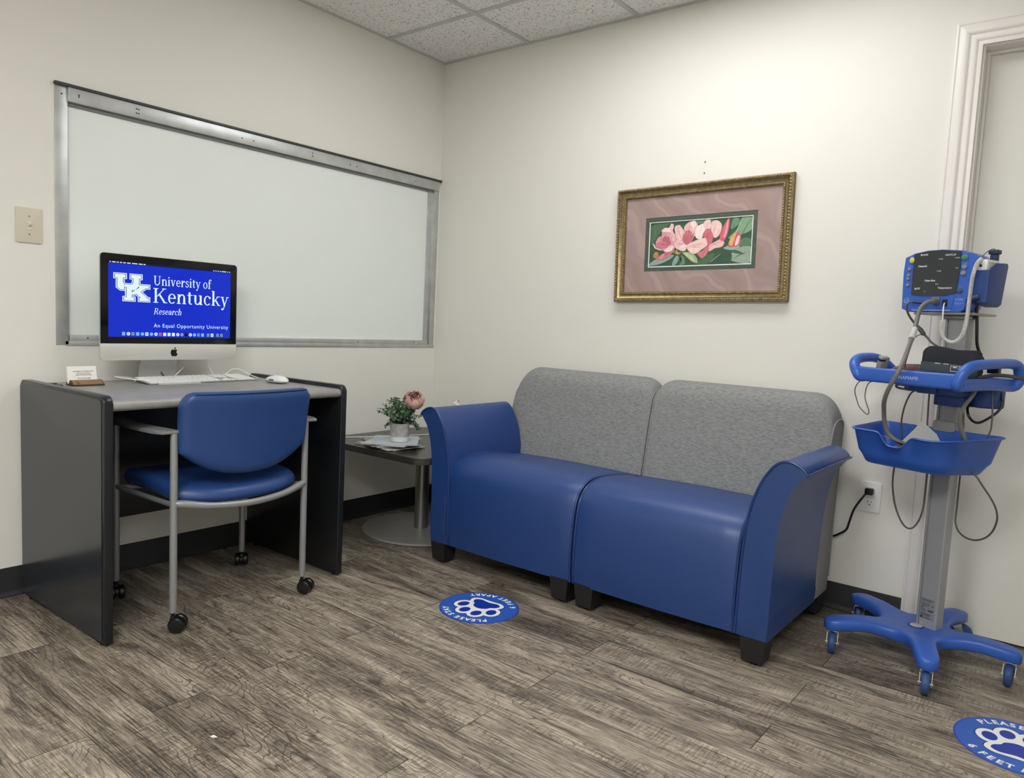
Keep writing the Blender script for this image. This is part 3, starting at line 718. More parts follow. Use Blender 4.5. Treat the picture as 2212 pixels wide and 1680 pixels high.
# ------------------------------------------------------------------ floor decals
DEC = mat('decal_royal_blue', (44, 92, 184), 0.4); DECE = mat('decal_edge_blue', (40, 62, 170), 0.4); DECN = mat('decal_navy', (22, 46, 130), 0.4); DECP = mat('decal_deep_blue', (14, 50, 160), 0.4); DECW = mat('decal_white', (240, 240, 236), 0.4)
def decal(c, up, label):
    t = thing('floor_sticker', label, 'floor sticker', (c[0], c[1], 0.0), up - PI / 2, group='round distancing stickers on the floor')
    R = 0.147
    B = BM(); B.lathe([(R, 0.0002), (R, 0.0009)], seg=64); part('sticker_rim', B, DECE, t, 35, False)
    B = BM(); B.lathe([(R - 0.004, 0.0009), (R - 0.004, 0.0011)], seg=64); part('sticker_face', B, DEC, t, 35, False)
    toes = [(-0.064, 0.012, 0.2), (-0.026, 0.052, 0.0), (0.026, 0.052, 0.0), (0.064, 0.012, -0.2)]
    def ell(cx, cy, rx, ry, rot, n=28):
        return [(cx + rx * math.cos(a) * math.cos(rot) - ry * math.sin(a) * math.sin(rot), cy + rx * math.cos(a) * math.sin(rot) + ry * math.sin(a) * math.cos(rot)) for a in [2 * PI * k / n for k in range(n)]]
    pad = catmull([(0, 0.012), (0.028, 0.0), (0.036, -0.018), (0.052, -0.032), (0.056, -0.052), (0.036, -0.064), (0.0, -0.058), (-0.036, -0.064), (-0.056, -0.052), (-0.052, -0.032), (-0.036, -0.018), (-0.028, 0.0)], 5, True)
    def grow(P, g, c=(0, -0.03)):
        out = []
        for a, b in P:
            d = math.hypot(a - c[0], b - c[1]); out.append((a + (a - c[0]) / d * g, b + (b - c[1]) / d * g))
        return out
    def layer(name, g, z, m, toe_r, gr):
        B = BM()
        for q, (cx, cy, rot) in enumerate(toes):
            B.poly([(a, b, z + q * 1.2e-5) for a, b in ell(cx, cy, toe_r[0], toe_r[1], rot)])
        P_ = grow(pad, gr) if gr else pad
        vs = [B.v((a, b, z + 5e-5)) for a, b in P_]
        bmesh.ops.triangulate(B.b, faces=[B.face(vs)])
        if gr: B.poly([(a, b, z + 6.2e-5) for a, b in ell(0, 0.0, 0.05, 0.04, 0)])
        part(name, B, m, t, 0, False)
    layer('paw_border', 0, 0.00125, DECN, (0.0355, 0.0415), 0.0185)  # navy band printed around the paw
    layer('paw_outline', 0, 0.00135, DECW, (0.0325, 0.0385), 0.0155)
    layer('paw_print', 0, 0.00145, DECP, (0.0185, 0.0245), 0.0)
    B = BM()
    def arc_text(s, rad, top, span):
        ws = []
        for ch in s: ws.append({'I': 0.4, ' ': 0.55, 'L': 0.85}.get(ch, 1.0))
        tot = sum(ws); pos = 0
        for ch, w in zip(s, ws):
            f = (pos + w / 2) / tot - 0.5; pos += w
            if ch == ' ': continue
            me = text_mesh(ch, 0.030, 'CENTER', bold=0.0010)
            if top:
                a = PI / 2 - f * span; M = Matrix.Translation((rad * math.cos(a), rad * math.sin(a), 0.0014)) @ Matrix.Rotation(a - PI / 2, 4, 'Z')
            else:
                a = -PI / 2 + f * span; r2 = rad + 0.0205; M = Matrix.Translation((r2 * math.cos(a), r2 * math.sin(a), 0.0014)) @ Matrix.Rotation(a + PI / 2, 4, 'Z')
            B.add_mesh(me, M)
    arc_text('PLEASE STAY', 0.1125, True, math.radians(104))
    part('upper_lettering', B, DECW, t, 0, False); B = BM()
    arc_text('6 FEET APART', 0.1125, False, math.radians(110))
    part('lower_lettering', B, DECW, t, 0, False)
decal((1.246, -0.985), math.radians(-87), 'round blue paw print sticker on the floor between the chair and the loveseat')
decal((2.872, -0.692), math.radians(91), 'round blue paw print sticker on the floor in front of the monitor cart')
B = BM(); B.poly([(0, 0, 0.002), (0.012, 0.004, 0.004), (0.015, 0.012, 0.001), (0.004, 0.009, 0.003)]); B.poly([(0, 0, 0.0005), (0.004, 0.009, 0.0005), (0.015, 0.012, 0.0005), (0.012, 0.004, 0.0005)])
o_ = part('paper_scrap', B, PAPER, None, 0); o_.location = (1.32, -2.08, 0); tag(o_, 'tiny white paper scrap lying on the floor in front of the desk', 'paper scrap')
B = BM(); B.tube([(0.018 * math.cos(a) * (1 + 0.25 * math.sin(a)), 0.022 * math.sin(a), 0.0012) for a in [0.4 + 0.55 * k for k in range(10)]], 0.0006, 5)
o_ = part('thread', B, mat('pale_thread', (170, 158, 130), 0.8), None, 0); o_.location = (2.76, -0.42, 0); tag(o_, 'thin pale loop of thread on the floor beside the cart caster', 'thread')

# ------------------------------------------------------------------ desk
DYL, DYR, DXF, DZT, DWT = -2.055, -1.130, 0.640, 0.772, 0.757
desk = thing('desk', 'black computer desk with a grey top standing against the wall below the frosted window', 'desk', (0.32, -1.59, 0), math.radians(1.2))
DM = Matrix.Translation((0.32, -1.59, 0)) @ Matrix.Rotation(math.radians(1.2), 4, 'Z') @ Matrix.Translation((-0.32, 1.59, 0))
def dpart(name, B, m, parent, smooth=35):
    B.b.transform(DM); return part(name, B, m, parent, smooth)
for y0, y1, out in ((DYL, DYL + 0.03, -1), (DYR - 0.028, DYR, 1)):
    B = BM()
    ol = roundrect(0.012, 0.008, DXF, DZT, 0.022, 6, (0, 1, 1, 0))
    B.prism(ol, lambda a, b, d: (a, d, b), y0 + (0.002 if out < 0 else 0), y1 - (0.002 if out > 0 else 0), 0.004, 2)
    p_ = dpart('side_panel', B, BLKLAM, desk)
    yo = y0 + 0.002 if out < 0 else y1 - 0.002
    B = BM(); ol = roundrect(0.02, 0.018, DXF - 0.012, DZT - 0.010, 0.016, 6, (0, 1, 1, 0))
    B.prism(ol, lambda a, b, d: (a, d, b), yo - 0.002 if out < 0 else yo - 0.0005, yo + 0.0005 if out < 0 else yo + 0.002)
    dpart('laminate_face', B, GREYLAM if out < 0 else BLKLAM, p_)
    for xx in (0.07, DXF - 0.03):
        B = BM(); B.lathe([(0.011, 0.0), (0.012, 0.007), (0.006, 0.008), (0.006, 0.03)], (xx, (y0 + y1) / 2, 0), 16); dpart('glide', B, BLACKP, p_)
B = BM()
ed = [(0.012, 0.724), (DXF - 0.02, 0.724), (DXF - 0.009, 0.727), (DXF - 0.003, 0.735), (DXF - 0.003, 0.746), (DXF - 0.009, 0.754), (DXF - 0.02, DWT), (0.012, DWT)]
B.prism(ed, lambda a, b, d: (a, d, b), DYL + 0.03, DYR - 0.028); dpart('worktop', B, DESKTOP, desk, 40)
B = BM(); B.box((0.085, DYL + 0.031, 0.245), (0.103, DYR - 0.029, 0.7235), 0.001); dpart('modesty_panel', B, BLKLAM, desk)
t = thing('cable_clip', 'small flat black clip lying on the back left corner of the desk', 'clip', (0.12, -1.985, DWT))
B = BM(); B.box((0.085, -2.0, DWT + 0.0002), (0.155, -1.972, DWT + 0.004), 0.0015); B.box((0.10, -1.995, DWT + 0.004), (0.125, -1.98, DWT + 0.007), 0.001); part('clip', B, BLACKP, t)

# ------------------------------------------------------------------ all-in-one computer
IX = 0.14
imac = thing('desktop_computer', 'silver all-in-one computer with a bright blue screen standing on the desk', 'computer', (0.12, -1.578, DWT))
IY0, IY1, IZ0, IZ1, IZC = -1.845, -1.311, 0.843, 1.230, 0.904
B = BM()
full = roundrect(IY0, IZ0, IY1, IZ1, 0.014, 6)
def yz(x): return lambda a, b, d: (x + d, a, b)
def back_loft(B):
    cy, cz = (IY0 + IY1) / 2, (IZ0 + IZ1) / 2
    rings = []
    for k, dx in ((1.0, -0.002), (1.0, -0.008), (0.985, -0.0105), (0.8, -0.021), (0.5, -0.033), (0.25, -0.039)):
        rings.append([(IX + dx, cy + (a - cy) * k, cz + (b - cz) * k) for a, b in full])
    B.loft(rings)
back_loft(B); part('housing', B, mat('bead_blasted_aluminium', (205, 206, 206), 0.4, metal=0.6), imac, 30)
B = BM(); B.prism(roundrect(IY0, IZ0, IY1, IZC, 0.014, 6, (1, 0, 0, 1)), yz(IX), -0.002, 0.0, 0.0006); chin = part('chin', B, mat('anodised_aluminium', (206, 204, 198), 0.38, metal=0.25), imac, 30)
B = BM(); B.prism(roundrect(IY0 + 0.0015, IZC + 0.001, IY1 - 0.0015, IZ1 - 0.0015, 0.0125, 6, (0, 1, 1, 0)), yz(IX), -0.002, 0.0, 0.0005); part('bezel_glass', B, mat('black_glass', (14, 15, 18), 0.12), imac, 30)
# fruit emblem
def logo_pts(cy, cz, s_):
    P = [(0.0, 0.33), (0.13, 0.40), (0.27, 0.40), (0.40, 0.30), (0.33, 0.20), (0.30, 0.06), (0.34, -0.08), (0.45, -0.17), (0.36, -0.36), (0.24, -0.48), (0.12, -0.47), (0.0, -0.43), (-0.12, -0.47), (-0.24, -0.47), (-0.36, -0.34), (-0.44, -0.14), (-0.45, 0.08), (-0.38, 0.28), (-0.25, 0.39), (-0.12, 0.38)]
    return [(cy + a * s_, cz + b * s_) for a, b in catmull(P, 3, True)]
B = BM(); B.prism(logo_pts(-1.574, 0.871, 0.030), yz(IX), 0.0, 0.0006); B.prism([(-1.574 + a * .03, 0.871 + b * .03) for a, b in catmull([(0.0, 0.43), (0.02, 0.56), (0.1, 0.66), (0.2, 0.70), (0.19, 0.56), (0.11, 0.46)], 3, True)], yz(IX), 0.0, 0.0006)
part('emblem', B, BLACKP, chin, 0)
# screen picture
SY0, SY1, SZ0, SZ1 = -1.8175, -1.3405, 0.929, 1.2025
SW_, SH_ = SY1 - SY0, SZ1 - SZ0
def emis(name, rgb, st=1.0):
    m = bpy.data.materials.new(name); m.use_nodes = True; p = m.node_tree.nodes['Principled BSDF']
    p.inputs['Base Color'].default_value = (0.004, 0.004, 0.004, 1); p.inputs['Roughness'].default_value = 0.15; p.inputs['Specular IOR Level'].default_value = 0.15
    p.inputs['Emission Color'].default_value = (*lin(rgb), 1); p.inputs['Emission Strength'].default_value = st * 0.94
    return m
scr_m = [emis('screen_blue', (18, 46, 200)), emis('screen_white', (226, 244, 250)), emis('screen_navy', (16, 34, 120)), emis('screen_cyan', (120, 190, 240)), emis('screen_grey', (130, 140, 160)), emis('screen_red', (176, 100, 120)), emis('screen_violet', (180, 130, 220)), emis('screen_black', (10, 14, 30)), emis('screen_menu', (18, 26, 60))]
B = BM()
LV = [0]
def sc(u, v, lv):            # u 0..1 left to right, v 0..1 top to bottom -> plane point
    return (IX + 0.0006 + lv * 0.00006, SY0 + u * SW_, SZ1 - v * SH_)
def spoly(P, m, lv): B.mi = m; B.poly([sc(u, v, lv) for u, v in P])
def srect(u0, v0, u1, v1, m, lv): spoly([(u0, v0), (u0, v1), (u1, v1), (u1, v0)], m, lv)
srect(0, 0, 1, 1, 0, 0); srect(0, 0, 1, 0.028, 8, 1)
asp = SW_ / SH_
# interlocked block initials: every shape is convex and drawn three times with growing inset
LX0, LY0, LWd, LHt = 0.040, 0.155, 0.272, 0.365
def lp(a, b): return (LX0 + a * LWd, LY0 + b * LHt)
LG = [
 [(0.0, 0.0), (0.345, 0.0), (0.345, 0.19), (0.0, 0.19)], [(0.065, 0.1), (0.28, 0.1), (0.28, 0.42), (0.065, 0.42)], [(0.065, 0.28), (0.28, 0.28), (0.31, 0.40), (0.31, 0.62), (0.17, 0.62), (0.065, 0.52)],
 [(0.44, 0.0), (0.78, 0.0), (0.78, 0.19), (0.44, 0.19)], [(0.505, 0.1), (0.72, 0.1), (0.72, 0.44), (0.505, 0.44)], [(0.505, 0.30), (0.72, 0.30), (0.72, 0.44), (0.60, 0.62), (0.40, 0.62), (0.40, 0.50)],
 [(0.255, 0.36), (0.565, 0.36), (0.565, 0.52), (0.255, 0.52)], [(0.315, 0.4), (0.52, 0.4), (0.52, 0.9), (0.315, 0.9)], [(0.245, 0.83), (0.585, 0.83), (0.585, 1.0), (0.245, 1.0)],
 [(0.66, 0.36), (1.0, 0.36), (1.0, 0.52), (0.66, 0.52)], [(0.42, 0.70), (0.74, 0.40), (0.96, 0.46), (0.68, 0.74), (0.42, 0.80)], [(0.52, 0.66), (0.72, 0.58), (0.98, 0.86), (0.76, 0.92)], [(0.67, 0.83), (1.0, 0.83), (1.0, 1.0), (0.67, 1.0)]]
def inset(P, d):
    n = len(P); cx = sum(p[0] for p in P) / n; cy = sum(p[1] for p in P) / n
    L_ = []
    for i in range(n):
        (x0, y0), (x1, y1) = P[i], P[(i + 1) % n]
        nx, ny = -(y1 - y0), (x1 - x0); l = math.hypot(nx, ny); nx /= l; ny /= l
        if (cx - x0) * nx + (cy - y0) * ny < 0: nx, ny = -nx, -ny
        L_.append((nx, ny, nx * x0 + ny * y0 + d))
    out = []
    for i in range(n):
        a, b = L_[i - 1], L_[i]
        det = a[0] * b[1] - a[1] * b[0]
        out.append(((a[2] * b[1] - b[2] * a[1]) / det, (a[0] * b[2] - b[0] * a[2]) / det))
    return out
for k, (m, d) in enumerate(((1, -0.012), (2, 0.014), (1, 0.030))):
    for j, P in enumerate(LG): spoly([lp(*q) for q in inset(P, d)], m, 2 + k * 2 + j * 0.1)
# serif lettering built from strokes; em box: baseline 0, cap 0.70, x-height 0.47
def glyphs():
    G = {}
    TH, TN = 0.100, 0.048
    def stem(x, y0, y1, w=TH): return ('q', [(x - w / 2, y0), (x + w / 2, y0), (x + w / 2, y1), (x - w / 2, y1)])
    def ser(x, y, w=0.2, h=0.035): return ('q', [(x - w / 2, y), (x + w / 2, y), (x + w / 2, y + h), (x - w / 2, y + h)])
    def diag(x0, y0, x1, y1, w): return ('q', [(x0 - w / 2, y0), (x0 + w / 2, y0), (x1 + w / 2, y1), (x1 - w / 2, y1)])
    def arc(cx, cy, rx, ry, a0, a1, w0, w1, n=14):
        """ring stroke; w0 thickness horizontally, w1 thickness vertically"""
        out = []
        for i in range(n):
            t0 = math.radians(a0 + (a1 - a0) * i / n); t1 = math.radians(a0 + (a1 - a0) * (i + 1) / n)
            out.append(('q', [(cx + rx * math.cos(t0), cy + ry * math.sin(t0)), (cx + rx * math.cos(t1), cy + ry * math.sin(t1)),
                              (cx + (rx - w0) * math.cos(t1), cy + (ry - w1) * math.sin(t1)), (cx + (rx - w0) * math.cos(t0), cy + (ry - w1) * math.sin(t0))]))
        return out
    def dot(cx, cy, r): return ('q', [(cx + r * math.cos(a), cy + r * math.sin(a)) for a in [2 * PI * k / 12 for k in range(12)]])
    X = 0.47
    G['U'] = (0.70, [stem(0.16, 0.22, 0.70), stem(0.55, 0.22, 0.70, 0.05), ser(0.16, 0.665, 0.25), ser(0.55, 0.665, 0.2)] + arc(0.345, 0.24, 0.229, 0.25, 180, 360, 0.075, 0.06))
    G['K'] = (0.72, [stem(0.15, 0, 0.7), ser(0.15, 0, 0.24), ser(0.15, 0.665, 0.24), diag(0.20, 0.29, 0.56, 0.68, 0.055), diag(0.60, 0.0, 0.32, 0.42, 0.105), ser(0.56, 0.665, 0.2), ser(0.62, 0, 0.2)])
    G['R'] = (0.66, [stem(0.15, 0, 0.7), ser(0.15, 0, 0.24), ser(0.13, 0.665, 0.2), ('q', [(0.15, 0.655), (0.32, 0.655), (0.32, 0.7), (0.15, 0.7)]), ('q', [(0.15, 0.33), (0.32, 0.33), (0.32, 0.37), (0.15, 0.37)]), diag(0.56, 0.0, 0.34, 0.36, 0.095), ser(0.58, 0, 0.15)] + arc(0.31, 0.515, 0.195, 0.185, -90, 90, 0.09, 0.042))
    G['n'] = (0.54, [stem(0.13, 0, X), ser(0.13, 0, 0.2), ('q', [(0.03, X - 0.03), (0.13, X - 0.03), (0.13, X), (0.09, X)]), stem(0.41, 0, 0.30), ser(0.41, 0, 0.2)] + arc(0.295, 0.30, 0.159, 0.18, 0, 165, 0.08, 0.055))
    G['h'] = (0.54, [stem(0.13, 0, 0.74), ser(0.13, 0, 0.2), ser(0.10, 0.71, 0.13), stem(0.41, 0, 0.30), ser(0.41, 0, 0.2)] + arc(0.295, 0.30, 0.159, 0.18, 0, 165, 0.08, 0.055))
    G['i'] = (0.27, [stem(0.135, 0, X), ser(0.135, 0, 0.2), ser(0.105, X - 0.03, 0.13), dot(0.13, 0.63, 0.055)])
    G['v'] = (0.48, [diag(0.24, 0, 0.10, X, 0.085), diag(0.24, 0, 0.38, X, 0.045), ser(0.10, X - 0.032, 0.18), ser(0.39, X - 0.032, 0.15)])
    G['y'] = (0.48, [diag(0.245, 0.0, 0.10, X, 0.085), diag(0.17, -0.17, 0.39, X, 0.045), ser(0.10, X - 0.032, 0.18), ser(0.40, X - 0.032, 0.15), dot(0.11, -0.165, 0.055), ('q', [(0.11, -0.215), (0.18, -0.19), (0.2, -0.15), (0.11, -0.17)])])
    G['o'] = (0.49, arc(0.245, 0.235, 0.205, 0.245, 0, 360, 0.085, 0.036, 26))
    G['e'] = (0.45, arc(0.235, 0.235, 0.195, 0.245, 0, 318, 0.085, 0.038, 24) + [('q', [(0.06, 0.235), (0.42, 0.235), (0.42, 0.27), (0.06, 0.27)])])
    G['c'] = (0.43, arc(0.235, 0.235, 0.195, 0.245, 42, 320, 0.085, 0.038, 22) + [dot(0.36, 0.375, 0.052)])
    G['r'] = (0.39, [stem(0.13, 0, X), ser(0.13, 0, 0.2), ser(0.10, X - 0.03, 0.13), dot(0.325, 0.405, 0.055)] + arc(0.29, 0.28, 0.12, 0.2, 70, 175, 0.05, 0.055))
    G['s'] = (0.38, arc(0.19, 0.355, 0.135, 0.125, 30, 270, 0.07, 0.045) + arc(0.19, 0.13, 0.145, 0.14, -150, 90, 0.075, 0.045) + [('q', [(0.09, 0.30), (0.25, 0.21), (0.30, 0.18), (0.24, 0.26)]), stem(0.305, 0.34, 0.46, 0.03), stem(0.065, 0.01, 0.14, 0.03)])
    G['t'] = (0.33, [stem(0.145, 0.1, 0.60), ser(0.165, X - 0.036, 0.27)] + arc(0.215, 0.11, 0.114, 0.12, 180, 310, 0.075, 0.05))
    G['f'] = (0.31, [stem(0.14, 0, 0.60), ser(0.14, 0, 0.22), ser(0.165, X - 0.036, 0.28), dot(0.285, 0.665, 0.048)] + arc(0.23, 0.59, 0.134, 0.15, 55, 180, 0.075, 0.045))
    G['u'] = (0.54, [stem(0.125, 0.16, X), ser(0.09, X - 0.03, 0.14), stem(0.41, 0, X), ser(0.375, X - 0.03, 0.14), ser(0.44, 0, 0.13)] + arc(0.24, 0.17, 0.159, 0.18, 180, 345, 0.08, 0.055))
    G['k'] = (0.52, [stem(0.13, 0, 0.74), ser(0.13, 0, 0.2), ser(0.10, 0.71, 0.13), diag(0.16, 0.18, 0.38, X, 0.05), diag(0.43, 0, 0.24, 0.30, 0.09), ser(0.40, X - 0.032, 0.16), ser(0.44, 0, 0.17)])
    G['a'] = (0.46, [stem(0.335, 0.03, 0.33), ser(0.38, 0, 0.1), dot(0.1, 0.37, 0.05)] + arc(0.225, 0.335, 0.154, 0.145, 0, 150, 0.075, 0.045) + arc(0.20, 0.135, 0.16, 0.145, 20, 340, 0.08, 0.045, 18))
    G[' '] = (0.2, [])
    return G
GL = glyphs()
def serif_line(s_, u0, u1, v_base, cap_v, shear=0.0, lv=6):
    tot = sum(GL[c][0] for c in s_)
    sx = (u1 - u0) / tot; sy = cap_v / 0.70
    x = 0.0
    for i, c in enumerate(s_):
        w, shp = GL[c]
        for j, (_, P) in enumerate(shp):
            spoly([(u0 + (x + a + b * shear) * sx, v_base - b * sy) for a, b in P], 1, lv + (j % 40) * 0.02 + i * 0.001)
        x += w
serif_line('University of', 0.338, 0.822, 0.282, 0.128)
serif_line('Kentucky', 0.334, 0.985, 0.522, 0.200)
serif_line('Research', 0.340, 0.568, 0.682, 0.085, 0.22)
B.mi = 1
me = text_mesh('An Equal Opportunity University', 1.0, 'LEFT', space=1.13)
mw = max(v.co.x for v in me.vertices); kx = 0.638 * SW_ / mw; kz = 0.0205
B.add_mesh(me, Matrix(((0, 0, 1, IX + 0.0012), (kx, 0, 0, SY0 + 0.343 * SW_), (0, kz, 0, SZ1 - 0.862 * SH_), (0, 0, 0, 1))))
dock = [3, 1, 4, 3, 3, 1, 3, 1, 5, 1, 1, 1, 1, 6, 7, 1, 3, 4, 3, 4, 1, 4, 4]
uu = 0.098
for i, m in enumerate(dock):
    if i in (19, 21): uu += 0.014
    rr = 0.0125
    if i in (1, 4, 6, 7, 12, 13, 15, 16): spoly([(uu + 0.015 + 0.0135 * math.cos(a), 0.957 + 0.0235 * math.sin(a)) for a in [2 * PI * k / 14 for k in range(14)]], m, 3)
    else: srect(uu + 0.002, 0.934, uu + 0.026, 0.980, m, 3)
    if m == 1 and i not in (9, 10, 11): spoly([(uu + 0.014 + 0.006 * math.cos(a), 0.957 + 0.011 * math.sin(a)) for a in [2 * PI * k / 8 for k in range(8)]], 4, 5)
    uu += 0.0355
for a, w in ((0.010, 0.008), (0.028, 0.026), (0.062, 0.014), (0.085, 0.016), (0.11, 0.018), (0.138, 0.026), (0.175, 0.04), (0.225, 0.03), (0.262, 0.016), (0.84, 0.008), (0.855, 0.007), (0.87, 0.008), (0.885, 0.007), (0.90, 0.01), (0.918, 0.04), (0.968, 0.007), (0.984, 0.009)):
    srect(a, 0.009, a + w, 0.021, 1, 3)
B.mi = 0
part('screen', B, scr_m, imac, 0)
# stand
SILV = mat('stand_aluminium', (206, 206, 203), 0.45, metal=0.1)
B = BM()
cy = -1.592
path = [(0.225, DWT + 0.003), (0.12, DWT + 0.003), (0.075, DWT + 0.004), (0.052, DWT + 0.012), (0.046, DWT + 0.03), (0.055, DWT + 0.07), (0.085, DWT + 0.13), (0.106, DWT + 0.19)]
pp = catmull(path, 4)
rings = []
for i, (a, b) in enumerate(pp):
    a2, b2 = pp[min(i + 1, len(pp) - 1)]; a1, b1 = pp[max(i - 1, 0)]
    l = math.hypot(a2 - a1, b2 - b1); nx, nz = -(b2 - b1) / l * 0.0028, (a2 - a1) / l * 0.0028
    hw = 0.082 - 0.012 * min(1, i / len(pp) * 1.3)
    rings.append([(a + nx, cy - hw, b + nz), (a + nx, cy + hw, b + nz), (a - nx, cy + hw, b - nz), (a - nx, cy - hw, b - nz)])
B.loft(rings); part('stand', B, SILV, imac, 40)
B = BM(); B.tube([(0.07, -1.61, 0.86), (0.045, -1.585, 0.80), (0.06, -1.56, 0.763), (0.05, -1.50, 0.7605), (0.035, -1.42, 0.7605)], 0.003, 8); part('power_cable', B, DGREYC, imac)

# ------------------------------------------------------------------ keyboard
KA = math.radians(-4.4)
kb = thing('keyboard', 'thin silver keyboard with white keys lying on the desk below the screen', 'keyboard', (0.21, -1.49, DWT), 0)
KM = Matrix.Translation((0.2265, -1.708, DWT + 0.001)) @ Matrix.Rotation(-KA, 4, 'Z') @ Matrix(((0, -1, 0, 0), (1, 0, 0, 0), (0, 0, 1, 0), (0, 0, 0, 1))) @ Matrix.Rotation(math.radians(6.2), 4, 'X')
# keyboard frame: x to the right along the front edge, y towards the wall, z up
KWd, KDp = 0.478, 0.132
B = BM(); B.prism(roundrect(0, 0, KWd, KDp, 0.006, 4), lambda a, b, d: (a, b, d), 0.0, 0.0035, 0.0008)
B.b.transform(KM); part('base_plate', B, mat('keyboard_aluminium', (176, 177, 178), 0.38, metal=0.5), kb, 35)
B = BM(); B.lathe([(0.006, 0.01), (0.006, KWd - 0.01)], (0, 0, 0), 14, 'x'); B.b.transform(KM @ Matrix.Translation((0, KDp - 0.012, -0.0065))); part('rear_foot', B, WHITEP, kb)
KEYM = mat('key_white', (240, 240, 238), 0.4)
u_ = 0.0201
rowsY = [0.006 + i * 0.0205 for i in range(5)] + [0.006 + 5 * 0.0205]
keys = []
rows = [[1.2, 1.2, 1.4, 5.6, 1.4, 1.2, 1.2], [2.3] + [1] * 10 + [2.3][:1], [1.8] + [1] * 11 + [1.8], [1.6] + [1] * 13, [1] * 13 + [1.6], [1.04] * 14]
for ri, rw in enumerate(rows):
    tot = sum(rw); sc_ = 14.6 * u_ / tot; x = 0.008
    for w in rw: keys.append((x, rowsY[ri], w * sc_ - 0.003, 0.0172 if ri < 5 else 0.011)); x += w * sc_
x1 = 0.008 + 14.6 * u_ + 0.009
for ri in range(6):
    for c_ in range(3):
        if ri == 2 or (ri == 1 and c_ != 1): continue
        keys.append((x1 + c_ * u_, rowsY[ri], u_ - 0.003, 0.0172 if ri < 5 else 0.011))
x2 = x1 + 3 * u_ + 0.009
for ri in range(6):
    for c_ in range(4):
        if ri == 0 and c_ == 1: continue
        keys.append((x2 + c_ * u_, rowsY[ri], (u_ * (2 if ri == 0 and c_ == 0 else 1)) - 0.003, 0.0172 if ri < 5 else 0.011))
kmesh = {}
def key_mesh(w, d):
    k = (round(w, 4), round(d, 4))
    if k not in kmesh:
        B = BM(); B.prism(roundrect(0, 0, w, d, 0.002, 2), lambda a, b, z: (a, b, z), 0.0, 0.0028, 0.0006, 1)
        me = bpy.data.meshes.new('key'); B.b.to_mesh(me); B.b.free(); me.materials.append(KEYM); kmesh[k] = me
    return kmesh[k]
KI = INV[kb.name] @ KM
keys.sort(key=lambda k: k[1])
for (x, y, w, d) in keys[:100]:
    o = bpy.data.objects.new('key', key_mesh(w, d)); COL.objects.link(o); o.parent = kb
    o.matrix_local = KI @ Matrix.Translation((x, y, 0.0034))
B = BM()
for (x, y, w, d) in keys[100:]: B.T = KM @ Matrix.Translation((x, y, 0.0034)); B.prism(roundrect(0, 0, w, d, 0.002, 2), lambda a, b, z: (a, b, z), 0.0, 0.0028, 0.0006, 1)
o = part('function_keys', B, KEYM, kb); o['kind'] = 'stuff'
B = BM()
B.tube([(0.085, -1.62, DWT + 0.016), (0.07, -1.66, DWT + 0.006), (0.06, -1.735, DWT + 0.018), (0.10, -1.775, DWT + 0.022), (0.16, -1.735, DWT + 0.016), (0.175, -1.66, DWT + 0.012), (0.15, -1.585, DWT + 0.014), (0.10, -1.545, DWT + 0.024), (0.07, -1.50, DWT + 0.05)], 0.0021, 7)
B.tube([(0.095, -1.42, 0.86), (0.10, -1.415, 0.84), (0.095, -1.40, 0.80), (0.09, -1.375, 0.772), (0.08, -1.335, DWT + 0.004), (0.075, -1.30, DWT + 0.003)], 0.0021, 7)
part('cable', B, WHITEP, kb)

# ------------------------------------------------------------------ mouse
ms = thing('computer_mouse', 'white computer mouse lying on the desk right of the keyboard', 'mouse', (0.325, -1.238, DWT))
B = BM(); rings = []
MC = V3((0.325, -1.238, DWT + 0.0006)); MR = Matrix.Translation(MC) @ Matrix.Rotation(math.radians(8), 4, 'Z')
for i in range(13):
    f = i / 12; x = -0.056 + 0.112 * f
    k = math.sqrt(max(0.0004, 1 - ((x) / 0.0565) ** 2)); k = k ** 0.7
    hw = 0.030 * k; ht = 0.034 * (k ** 0.9) * (0.86 + 0.14 * f)
    rings.append([(x, hw * math.cos(a), max(0.0, 0.011 + (ht - 0.011) * math.sin(a) if math.sin(a) > 0 else 0.011 + 0.011 * k * math.sin(a))) for a in [2 * PI * j / 20 for j in range(20)]])
B.loft(rings); B.b.transform(MR); mb = part('body', B, WHITEP, ms, 60)
B = BM(); B.ball((-0.030, 0, 0.027), 0.0035, 10, 6); B.b.transform(MR); part('scroll_ball', B, GREYC, ms)
B = BM()
for sy in (-1, 1): B.prism(roundrect(-0.012, 0.010, 0.012, 0.017, 0.003, 3), lambda a, b, d: (a, d, b), sy * 0.0275, sy * 0.0305)
B.b.transform(MR); part('side_button', B, GREYC, ms)
B = BM(); B.tube([(0.272, -1.245, DWT + 0.008), (0.235, -1.225, DWT + 0.003), (0.15, -1.205, DWT + 0.004), (0.11, -1.225, DWT + 0.016), (0.085, -1.25, DWT + 0.035), (0.075, -1.285, DWT + 0.04), (0.075, -1.315, DWT + 0.022), (0.07, -1.335, DWT + 0.004)], 0.0019, 7); part('cable', B, WHITEP, ms)

